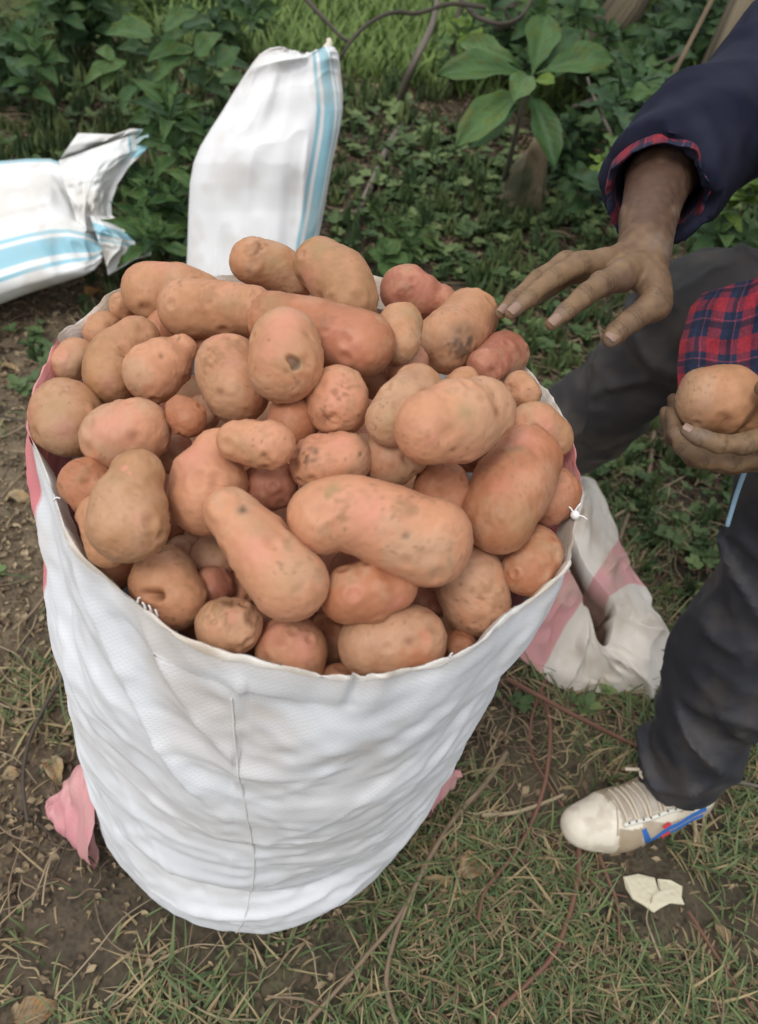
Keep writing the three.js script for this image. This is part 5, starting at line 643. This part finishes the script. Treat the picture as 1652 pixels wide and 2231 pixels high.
bush('bush', 'dark shrub behind the sleeve at the top right corner', 'bush', 1530, 90, 120, 110, 2.55, 200, 0.09, 0.5, 'ovate', [2, 0, 4], 65, { dz: 0.3, per: 9, by: 330 });
bush('bush', 'dark shrub in the shade between the pale-leaved plant and the cuff', 'bush', 1255, 300, 70, 90, 2.5, 100, 0.07, 0.55, 'ovate', [2, 4, 0], 66, { dz: 0.2, per: 8 });
// ---- trunks and branches
const BARK = std([0.17, 0.14, 0.092], 0.95, { map: barkTex, bumpMap: barkTex, bumpScale: 0.012 });
function trunk(name, label, cat, pts, r0, r1, m, lobesN = 0) { const base = pts[0], t = thing(name, label, cat, null, base); stemTo(t, pts, r0, r1, m, 'trunk'); return t; }
const crownGeo = (() => { const list = [], r = rngOf(71); for (let i = 0; i < 26; i++) { const g = SH.ovate[i % 3].clone(); g.scale(0.05, 0.10, 0.08); g.rotateX(r() * 3 - 1.5); g.rotateY(r() * 6.28); g.translate((r() - 0.5) * 0.4, (r() - 0.5) * 0.3, (r() - 0.5) * 0.4); list.push(g); } return mergeGeometries(list); })();
function crown(t, c, R, n, seed) { const r = rngOf(seed), o = shade(new THREE.InstancedMesh(crownGeo, LEAVES[seed % 3], n)), m = new THREE.Matrix4(); for (let i = 0; i < n; i++) { const a = r() * 6.28, b = Math.acos(2 * r() - 1), q = Math.cbrt(r()) * R; m.makeRotationY(r() * 6.28).setPosition(c.x + Math.cos(a) * Math.sin(b) * q - t.position.x, c.y + Math.cos(b) * q * 0.6 - t.position.y, c.z + Math.sin(a) * Math.sin(b) * q - t.position.z); o.setMatrixAt(i, m); } o.name = 'crown'; o.userData.kind = 'stuff'; t.add(o); }
{
  const a = PG(1268, 190), t = trunk('tree', 'tree with a pale tan trunk behind the large-leaved plant', 'tree', [a, P(1318, 70, 2.85), P(1372, 0, 2.80), P(1480, -260, 2.7), V(1.75, 2.9, -2.6)], 0.075, 0.05, BARK); crown(t, V(1.8, 3.3, -2.9), 0.9, 120, 3);
  const b = PG(1505, 300), u = trunk('tree', 'tree with a pale leaning trunk behind the navy sleeve', 'tree', [b, P(1560, 160, 2.25), P(1632, 0, 2.2), P(1760, -250, 2.2), V(2.0, 2.7, -1.9)], 0.055, 0.035, BARK); crown(u, V(2.3, 3.2, -2.3), 0.9, 120, 4);
  { const b0 = PG(1125, 440, -0.02), st = thing('tree_stump', 'short pale weathered stump among the ground cover below the large-leaved plant', 'stump', null, b0); const tp = P(1178, 318, 2.40), L = [bone(b0, tp, 0.050, 0.018), bone(b0.clone().add(V(-0.07, -0.03, 0.10)), b0.clone().lerp(tp, 0.5), 0.028, 0.03), bone(b0.clone().add(V(0.10, -0.03, 0.06)), b0.clone().lerp(tp, 0.45), 0.024, 0.03)], f = bonesField(L, 0.05); const [lo, hi] = [V(9, 9, 9), V(-9, -9, -9)]; for (const q of [b0, tp]) { lo.min(q.clone().subScalar(0.16)); hi.max(q.clone().addScalar(0.16)); }
    const sn = surfaceNets((x, y, z) => { const d = f(x, y, z); return Math.abs(d) > 0.05 ? d : d - 0.016 * ridge(x * 24, y * 7, z * 24) - 0.006 * noise(x * 70, y * 30, z * 70); }, lo, hi, 0.007), g = colorize(sn, (x, y, z) => mix3([0.27, 0.20, 0.125], [0.075, 0.075, 0.04], clamp(0.5 + 1.3 * fbm(x * 18, y * 8, z * 18, 4), 0, 1))); g.translate(-b0.x, -b0.y, -b0.z); mesh('wood', g, std([1, 1, 1], 0.9, { vertexColors: true }), st); }
  const c = PG(1088, 190), w = trunk('tree', 'slender brown tree trunk at the top edge left of the large-leaved plant', 'tree', [c, P(1102, 60, 3.0), P(1108, -60, 3.0), V(0.75, 2.6, -3.2)], 0.05, 0.03, TWIG.dark); crown(w, V(0.8, 3.1, -3.3), 0.8, 110, 5);
}
const branch = (label, pts, r0, r1, m, cat = 'branch') => { const b = thing('branch', label, cat, null, pts[0]); stemTo(b, pts, r0, r1, m, 'wood'); return b; };
branch('thin bare brown branch rising from behind the tip of the tall white sack', [PG(735, 215), P(748, 115, 2.3), P(790, 62, 2.32), P(862, 26, 2.4), P(905, 30, 2.42), P(985, 8, 2.5), P(1060, 16, 2.5)], 0.004, 0.007, TWIG.dark);
branch('dark forked branch crossing the bright meadow at the top', [P(650, -20, 2.6), P(705, 40, 2.5), P(750, 85, 2.4), P(765, 92, 2.4)], 0.008, 0.005, TWIG.dark);
branch('crooked grey sapling stem right of the meadow', [PG(865, 235), P(905, 130, 2.7), P(940, 60, 2.75), P(960, -40, 2.8)], 0.016, 0.010, TWIG.grey);
branch('thin bent sapling stem in the shade left of the large-leaved plant', [PG(985, 190), P(985, 120, 2.8), P(1000, 30, 2.85), P(1012, -30, 2.85)], 0.012, 0.008, TWIG.dark);
branch('curved brown branch above the large leaves', [P(1010, 5, 2.6), P(1045, 40, 2.5), P(1085, 52, 2.5), P(1130, 40, 2.6), P(1160, 0, 2.7)], 0.009, 0.005, TWIG.dark);
branch('straight slender tan stem left of the navy sleeve', [PG(1420, 250), P(1462, 172, 2.2), P(1510, 80, 2.15), P(1556, -10, 2.1)], 0.007, 0.006, TWIG.tan);
branch('thin leaning stem behind the bright sprigs', [PG(1372, 400), P(1330, 290, 2.1), P(1295, 215, 2.15), P(1280, 170, 2.2)], 0.006, 0.004, TWIG.grey);
branch('dark crossing branch in the shrubs left of the sleeve', [P(1250, 235, 2.5), P(1330, 205, 2.4), P(1400, 160, 2.4), P(1480, 120, 2.35)], 0.010, 0.006, TWIG.dark);
branch('dark lower branch in the shrubs above the cuff', [P(1310, 190, 2.4), P(1380, 250, 2.35), P(1450, 245, 2.3), P(1520, 205, 2.3)], 0.012, 0.007, TWIG.dark);
branch('long grey fallen branch lying in the ground cover right of the tall white sack', [PG(770, 480, 0.01), PG(810, 400, 0.02), PG(850, 310, 0.02), PG(900, 240, 0.02)], 0.012, 0.010, TWIG.grey);
// ---------------------------------------------------------------- sticks and stems on the ground
const stick = (label, pts, r0, r1, m, cat = 'stick', group) => { const q = pts.map(([x, y, u]) => PG(x, y, (u ?? 0.008) + 0.014)); const b = thing('stick', label, cat, group, q[0]); stemTo(b, q, r0, r1, TWIG[m], 'wood'); return b; };
stick('straight reddish brown stick from under the beige sack to the trouser leg', [[1105, 1478, 0.03], [1190, 1525, 0.03], [1290, 1578, 0.03], [1392, 1628, 0.02]], 0.0048, 0.0040, 'red');
stick('long reddish vine bending down past the toe side of the grass towards the front', [[1178, 1500], [1198, 1570], [1196, 1650], [1184, 1720], [1150, 1810], [1105, 1880], [1055, 1945], [1042, 2005]], 0.0044, 0.003, 'red', 'vine');
stick('long brown stick running along the right side of the full sack to the front edge', [[1105, 1640], [1050, 1715], [985, 1790], [930, 1880], [885, 1975], [855, 2060], [842, 2150], [870, 2250]], 0.005, 0.0035, 'tan');
stick('brown stick forking off towards the lower front, left of the long brown one', [[905, 1935], [860, 2010], [800, 2080], [740, 2150], [660, 2240]], 0.004, 0.003, 'tan');
stick('pale thin stem lying across the grass in front of the shoe', [[1050, 1775], [1110, 1772], [1165, 1757], [1228, 1732]], 0.0036, 0.003, 'pale');
stick('reddish vine from under the shoe to the front edge', [[1262, 1850], [1258, 1920], [1238, 2000], [1205, 2080], [1140, 2150], [1060, 2225], [1030, 2260]], 0.0046, 0.0036, 'red', 'vine');
stick('short reddish stem below the shoe beside the pale scrap', [[1305, 1862], [1325, 1915], [1344, 1965], [1350, 2050]], 0.0034, 0.002, 'red');
stick('thin reddish twig arching between the sack and the shoe', [[1190, 1480], [1160, 1560], [1158, 1640], [1200, 1715], [1228, 1760]], 0.003, 0.002, 'red');
stick('dark wiry vine standing in the litter left of the full sack', [[140, 1470, 0.01], [95, 1545, 0.02], [62, 1620, 0.02], [50, 1700, 0.02], [60, 1790, 0.01]], 0.0036, 0.003, 'dark', 'vine');
stick('brown stick in the dry litter by the left edge of the sack', [[175, 1215], [120, 1270], [70, 1335], [28, 1372]], 0.004, 0.003, 'tan');
stick('thin brown twig at the left edge below the lying sack', [[0, 905], [40, 915], [90, 930]], 0.003, 0.002, 'dark');
stick('thick dry brown stem below the held potato, forked at the top', [[1424, 940], [1420, 985], [1412, 1040], [1385, 1090], [1358, 1150], [1340, 1230], [1330, 1330]], 0.006, 0.0045, 'tan', 'stem');
stick('pale dry twig forking right from the thick stem below the held potato', [[1416, 1040], [1455, 1062], [1500, 1085]], 0.004, 0.002, 'tan', 'stem');
stick('long dry straw crossing the thick stem below the held potato', [[1340, 1125], [1400, 1090], [1460, 1055], [1495, 1035]], 0.0035, 0.002, 'pale', 'stem');
stick('dry forked twig between the beige sack and the near trouser leg', [[1340, 1250], [1400, 1230], [1460, 1180], [1545, 1110]], 0.003, 0.002, 'tan', 'stem');
stick('thin brown stem hanging below the reaching thumb', [[1290, 680], [1305, 715], [1318, 765], [1330, 810]], 0.0042, 0.003, 'tan', 'stem');
stick('pale dry straw pointing at the reaching thumb', [[1215, 755], [1260, 740], [1310, 730]], 0.0032, 0.002, 'pale', 'stem');
stick('pale dry stem rising from the right lip of the sack to the dark trousers', [[1230, 890], [1262, 850], [1300, 815], [1320, 790]], 0.004, 0.003, 'pale', 'stem');
stick('grey twig in the grass right of the shoe', [[1555, 1690], [1600, 1702], [1660, 1715]], 0.004, 0.003, 'grey');
stick('thin red stem in the grass at the lower right corner', [[1500, 1985], [1560, 2080], [1620, 2170], [1660, 2230]], 0.003, 0.002, 'red', 'stem');
stick('short upright dry stem behind the heel of the shoe', [[1512, 1770], [1514, 1800], [1514, 1835]], 0.0035, 0.003, 'pale', 'stem');
stick('pale twig on the ground left of the small feathery herb', [[770, 530], [790, 560], [800, 600]], 0.005, 0.004, 'grey');
{ // tangle of dry stems around the beige sack and at the left edge: each a stick of its own
  const r = rngOf(81); const spots = [['dry curved stem in the tangle between the beige sack and the far trouser leg', 1260, 1440, 1000, 1420, 26, ['tan', 'red', 'pale']], ['dry stem in the brown pile at the upper left above the lying sack', -10, 150, 215, 300, 16, ['tan', 'pale', 'grey']], ['dry straw in the brown litter left of the full sack', -10, 140, 700, 2000, 22, ['tan', 'pale', 'dark']], ['dry straw lying in the grass in the foreground', 180, 1640, 2040, 2225, 20, ['pale', 'tan']], ['dry straw lying in the grass right of the full sack', 960, 1640, 1560, 2060, 18, ['pale', 'tan', 'red']]];
  for (const [lab, x0, x1, y0, y1, n, ms] of spots) for (let k = 0; k < n; k++) { const x = lerp(x0, x1, r()), y = lerp(y0, y1, r()), p = PG(x, y, 0.012), a = lab.includes('pile') ? 0.25 + 0.5 * (r() - 0.5) : r() * 6.28, L = 0.03 + 0.06 * r() + (lab.includes('pile') ? 0.17 : 0), q = []; for (let i = 0; i < 4; i++) { const t = i / 3 - 0.5, x2 = p.x + Math.cos(a + 0.7 * t * (r() - 0.2)) * L * t * 2, z2 = p.z + Math.sin(a + 0.7 * t) * L * t * 2; q.push(V(x2, ground(x2, z2) + 0.006 + 0.016 * r(), z2)); } const b = thing('dry_stem', lab, 'stem', lab.replace(/^dry (curved )?/, 'dry ').replace('stem in', 'stems in').replace('straw', 'straws'), q[0]); stemTo(b, q, 0.0011 + 0.0012 * r(), 0.0008, TWIG[ms[Math.floor(r() * ms.length)]], 'wood'); }
}
// ---- fallen leaves and scraps one can point at
const fallen = (label, x, y, ang, L, w, m, shape = 'dry', cat = 'leaf') => { const r = rngOf(Math.round(x * 7 + y)), p = PG(x, y, 0.010), t = thing('fallen_leaf', label, cat, null, p), d = V(Math.cos(ang), 0.08, -Math.sin(ang)); const o = putLeaf(t, shape, m, p.clone().addScaledVector(d, -L / 2), p.clone().addScaledVector(d, L / 2), w, V(0.2 * (r() - 0.5), 1, 0.2 * (r() - 0.5)), r); o.name = 'blade'; return t; };
fallen('curled dry tan leaf on the grass right of the full sack base', 1030, 1885, 0.9, 0.055, 0.045, DRY[0]); fallen('flat dry tan leaf near the long brown stick by the sack base', 955, 1930, 0.05, 0.07, 0.025, DRY[0]);
fallen('pale pointed dead leaf standing in the litter left of the pink corner', 120, 1675, -0.9, 0.06, 0.03, DRY[2]); fallen('small pale dead leaf at the left edge of the litter', 25, 1688, 0.3, 0.035, 0.025, DRY[2]);
fallen('pale dead leaf in the litter left of the sack lip', 38, 1085, 0.2, 0.06, 0.035, DRY[2]); fallen('pale curled leaf near the left lip of the sack', 20, 800, 0.5, 0.05, 0.03, DRY[0]);
fallen('orange-brown dead leaf under the lying white sack', 205, 640, 1.3, 0.075, 0.05, std([0.36, 0.19, 0.07], 0.8, { map: leafMap })); fallen('pale leaf lying near the lower right edge', 1572, 2030, 1.9, 0.045, 0.016, DRY[2]);
fallen('dry brown leaf in the lower left corner', 75, 2205, 0.5, 0.06, 0.04, DRY[0]); fallen('dry leaf curled on the ground cover left of the stump', 965, 250 + 60, 0.9, 0.09, 0.05, DRY[0]); fallen('brown dead leaf lying left of the stump', 1045, 350, 1.1, 0.10, 0.06, DRY[0]); fallen('long brown dead leaf among the ground cover', 915, 360, 0.15, 0.12, 0.035, DRY[1]);
fallen('pale dead leaf in the upper left among dry stems', 80, 185, 0.2, 0.09, 0.05, DRY[2]);
{ // pale torn scrap in front of the shoe: an uneven sheet with thickness
  const c = PG(1420, 1945, 0.014), t = thing('torn_scrap', 'pale cream torn scrap lying on bare soil below the shoe', 'scrap', null, c); const out = [[-62, -12], [-30, -28], [6, -31], [12, -16], [16, -6], [20, -8], [17, -20], [15, -31], [40, -34], [66, -30], [64, -8], [70, 2], [40, 8], [20, 22], [6, 34], [-16, 28], [-40, 22], [-54, 4]]; const sh = new THREE.Shape(); out.forEach(([a, b], i) => { const k = 1.236 / FOC; i ? sh.lineTo(a * k, b * k * 1.12) : sh.moveTo(a * k, b * k * 1.12); });
  const g = new THREE.ExtrudeGeometry(sh, { depth: 0.002, bevelEnabled: true, bevelSize: 0.001, bevelThickness: 0.001, bevelSegments: 2, steps: 1 }); g.rotateX(Math.PI / 2); const p = g.attributes.position; for (let i = 0; i < p.count; i++) p.setY(i, p.getY(i) + 0.004 * noise(p.getX(i) * 60, p.getZ(i) * 60, 2)); g.rotateY(-0.15); g.computeVertexNormals(); mesh('scrap', g, std([0.58, 0.53, 0.385], 0.85, { bumpMap: soilBump, bumpScale: 0.002 }), t);
}
// ---------------------------------------------------------------- grass, ground cover and litter that nobody could count
const blade = (() => { const pos = [], idx = [], n = 4; for (let j = 0; j <= n; j++) { const t = j / n, w = 0.5 * (1 - t * t * 0.95), z = 0.42 * t * t; pos.push(-w, t * (1 - 0.18 * t), z, w, t * (1 - 0.18 * t), z); } for (let j = 0; j < n; j++) { const a = j * 2; idx.push(a, a + 1, a + 2, a + 1, a + 3, a + 2); } return geo(pos, idx); })();
const inSack = (x, z) => Math.hypot(x - baseC.x, z - baseC.z) < 0.232;
const inShoe = (x, z) => { const p = V(x, 0, z), a = PH(1262, 1795, 0), b = PH(1500, 1750, 0); const h = clamp(p.clone().sub(a).dot(b.clone().sub(a)) / b.distanceToSquared(a), 0, 1); return p.distanceTo(a.lerp(b, h)) < 0.046; };
const scrapP = PG(1420, 1945);
function scatter(name, g, m, n, seed, place, kindName) { const r = rngOf(seed), o = shade(new THREE.InstancedMesh(g, m, n)), M = new THREE.Matrix4(), Q = new THREE.Quaternion(), E = new THREE.Euler(), S = V(1, 1, 1); let k = 0; for (let tries = 0; k < n && tries < n * 4; tries++) { const q = place(r); if (!q) continue; E.set(q.rx, q.ry, q.rz, 'YXZ'); Q.setFromEuler(E); S.set(...q.s); M.compose(q.p, Q, S); o.setMatrixAt(k, M); o.setColorAt(k, q.c); k++; } o.count = k; o.name = name; o.userData.kind = 'stuff'; scene.add(o); return o; }
const whiteM = (rough, more) => std([1, 1, 1], rough, more);
const inst = (p, rx, ry, rz, s, c) => ({ p, rx, ry, rz, s, c });
tag(scatter('grass', blade, whiteM(0.7), 31000, 101, (r) => {
  const x = lerp(-0.9, 1.3, r()), f = lerp(0.12, 1.75, Math.pow(r(), 1.3)), z = -f; if (inSack(x, z) || inShoe(x, z) || Math.hypot(x - scrapP.x, z - scrapP.z) < 0.085) return null; const g = greenness(x, z), patch = fbm(x * 6 + 2, z * 6, 3, 3); if (r() > clamp(g * 1.05 + patch * 2.6 - 0.20 + 0.42 * sstep(0.56, 0.40, f) * sstep(0.25, -0.1, x), 0.035, 1)) return null;
  const dry = r() < 0.40 + 0.2 * (x < -0.2), L = 0.030 + 0.065 * r() * r() + (r() < 0.10 ? 0.04 : 0), w = 0.0024 + 0.0030 * r(), t = r(); const c = dry ? lin(...mix3([0.34, 0.265, 0.135], [0.22, 0.16, 0.085], t)) : lin(...mix3([0.062, 0.100, 0.036], [0.140, 0.180, 0.066], t));
  return inst(V(x, ground(x, z) - 0.003, z), (dry ? 1.0 : 0.55) * (r() + 0.25), r() * 6.28, (r() - 0.5) * 1.0, [w, L, L], c); }), 'short green grass mixed with straw around the sacks and the shoe', 'grass');
const litterLeaf = leafShape(OVATE, 0.25, 0.25, 0.2, 33, 0, 5, 4), coverLeaf = (() => { const list = []; const r = rngOf(12); for (let k = 0; k < 6; k++) { const g = leafShape(ROUND, 0.08, 0.15, 0.04, 40 + k, 0, 5, 4); const L = 0.6 + 0.5 * r(); g.scale(0.72 * L, L, L); g.rotateX(-1.35 + 0.5 * r()); g.rotateY(k * 1.05 + r() * 0.6); g.translate(0, 0.25 + 0.35 * r(), 0); list.push(g); } return mergeGeometries(list); })();
tag(scatter('leaf_litter', litterLeaf, whiteM(0.9), 30000, 102, (r) => {
  const x = lerp(-1.6, 1.6, r()), f = lerp(0.1, 3.4, Math.pow(r(), 1.25)), z = -f; if (inSack(x, z) || inShoe(x, z)) return null; const left = sstep(-0.2, -0.5, x) * sstep(1.9, 1.0, f) * sstep(0.34, 0.5, f); if (r() > 0.30 + 0.7 * left + 0.3 * sstep(1.2, 1.8, f)) return null; const chip = r() < 0.86, L = (chip ? 0.006 + 0.012 * r() : 0.010 + 0.014 * r()) * (1 + 0.22 * f), t = r();
  return inst(V(x, ground(x, z) + 0.002 + 0.006 * r(), z), -1.57 + 0.7 * (r() - 0.5), r() * 6.28, 0.6 * (r() - 0.5), [L * (chip ? 0.28 + 0.3 * r() : 0.5), L, L], lin(...mix3([0.11, 0.075, 0.045], [0.40, 0.31, 0.19], t * t))); }), 'brown dry leaf litter and chips strewn over the soil', 'litter');
tag(scatter('ground_cover', coverLeaf, new THREE.MeshPhysicalMaterial({ color: 0xffffff, roughness: 0.55, side: THREE.DoubleSide, transmission: 0.15, thickness: 0, specularIntensity: 0.4 }), 5600, 103, (r) => {
  const f = lerp(0.75, 4.4, Math.pow(r(), 0.8)), x = lerp(-1.6, 1.7, r()) * (0.5 + 0.25 * f), z = -f; if (inSack(x, z)) return null; if (f > 3.15 && x > -0.24 * f && x < 0.06 * f) return null; const n = 0.40 + 1.7 * fbm(x * 2.6 + 8, z * 2.6, 2, 3), mid = sstep(-0.4, 0.1, x) * 0.75 + 0.35 + 0.2 * sstep(1.8, 2.4, f); const nearK = sstep(0.7, 1.5, f); if (r() > n * mid * 0.62 * lerp(0.25, 1, nearK)) return null; const s = (0.016 + 0.020 * r()) * (0.8 + 0.16 * f), t = r();
  return inst(V(x, ground(x, z) - 0.004 + 0.02 * r(), z), 0.5 * (r() - 0.5), r() * 6.28, 0.5 * (r() - 0.5), [s, s, s], lin(...mix3([0.070, 0.115, 0.045], [0.180, 0.240, 0.090], t * t))); }), 'low creeping ground cover of small round green leaves behind the sacks', 'ground cover');
const tuft = (() => { const list = [], r = rngOf(14); for (let k = 0; k < 9; k++) { const g = leafShape(LANCE, 0.15, 0.3 + 0.3 * r(), 0.06, 60 + k, 0, 6, 4), L = 0.55 + 0.6 * r(); g.scale(0.26 * L, L, L); g.rotateX(0.15 + 0.9 * r()); g.rotateY(k * 0.7 + r()); g.translate(0, 0.3 * r(), 0); list.push(g); } return mergeGeometries(list); })();
tag(scatter('weeds', tuft, new THREE.MeshPhysicalMaterial({ color: 0xffffff, roughness: 0.6, side: THREE.DoubleSide, transmission: 0.2, thickness: 0, specularIntensity: 0.35 }), 2000, 106, (r) => { const f = lerp(0.95, 3.3, Math.pow(r(), 0.7)), x = lerp(-0.62, 0.62, r()) * f, z = -f; if (inSack(x, z) || (f < 1.35 && x < 0.2)) return null; const n = 0.4 + 1.4 * fbm(x * 1.7 + 3, z * 1.7, 6, 2); if (r() > n) return null; const s = 0.035 + 0.06 * r() * r() * sstep(0.8, 2.2, f) + 0.012 * r(), t = r(); return inst(V(x, ground(x, z) - 0.004, z), 0.3 * (r() - 0.5), r() * 6.28, 0.3 * (r() - 0.5), [s, s, s], lin(...mix3([0.075, 0.120, 0.052], [0.200, 0.245, 0.095], t * t))); }), 'mixed pale weeds standing in tufts among the ground cover', 'weeds');
const twigGeo = (() => { const pts = [V(-0.5, 0, 0), V(-0.2, 0.06, 0.05), V(0.15, 0.02, -0.04), V(0.5, 0.05, 0.03)]; return tubeGeo(pts, (t) => 0.018 * (1 - 0.5 * t), 5, 9); })();
tag(scatter('dead_stems', twigGeo, whiteM(0.9), 4200, 107, (r) => { const f = lerp(0.25, 3.2, Math.pow(r(), 0.9)), x = r() < 0.55 ? lerp(0.15, 0.62, r()) * Math.max(0.7, f) : lerp(-0.62, 0.5, r()) * Math.max(0.7, f), z = -f; if (inSack(x, z) || inShoe(x, z)) return null; if (f < 0.8 && r() < 0.45) return null; const L = (0.05 + 0.13 * r() * r()) * (0.6 + 0.25 * f), t = r(); return inst(V(x, ground(x, z) + 0.004 + 0.025 * r() * r(), z), 0.25 * (r() - 0.5), r() * 6.28, 0.35 * (r() - 0.5), [L, 0.06 + 0.05 * r(), 0.06 + 0.05 * r()].map((v, k) => k ? v * (1 + L) : v), lin(...mix3([0.13, 0.085, 0.055], [0.36, 0.28, 0.17], t * t))); }), 'tangle of thin dead brown stems and straw over the ground', 'dead stems');
tag(scatter('meadow_grass', blade, whiteM(0.7), 9000, 104, (r) => { const f = lerp(3.3, 9, Math.pow(r(), 1.5)), x = lerp(-0.34, 0.3, r()) * f, z = -f; const L = 0.08 + 0.16 * r(), t = r(); return inst(V(x, ground(x, z) - 0.01, z), 0.6 * r(), r() * 6.28, 0.5 * (r() - 0.5), [0.006 + 0.006 * r(), L, L], lin(...mix3([0.10, 0.17, 0.04], [0.19, 0.27, 0.065], t))); }), 'bright green meadow grass far behind the shrubs', 'grass');
{ // far hedge that closes the view, left and right of the meadow
  const n = 900, r = rngOf(105), o = shade(new THREE.InstancedMesh(crownGeo, whiteM(0.6), n)), M = new THREE.Matrix4(); for (let i = 0; i < n; i++) { const f = 3.7 + 2.2 * r(), s = r() < 0.5 ? -1 : 1, x = s < 0 ? lerp(-0.85, -0.27, r()) * f : lerp(0.11, 0.85, r()) * f, y = ground(x, -f) + 0.05 + 1.25 * Math.pow(r(), 1.2); M.makeRotationY(r() * 6.28).setPosition(x, y, -f); o.setMatrixAt(i, M); o.setColorAt(i, lin(...mix3([0.024, 0.050, 0.020], [0.065, 0.115, 0.038], r()))); } o.name = 'hedge'; o.userData.kind = 'stuff'; tag(o, 'dense dark hedge in the shade behind all the shrubs', 'hedge'); scene.add(o);
}
renderer.render(scene, camera);
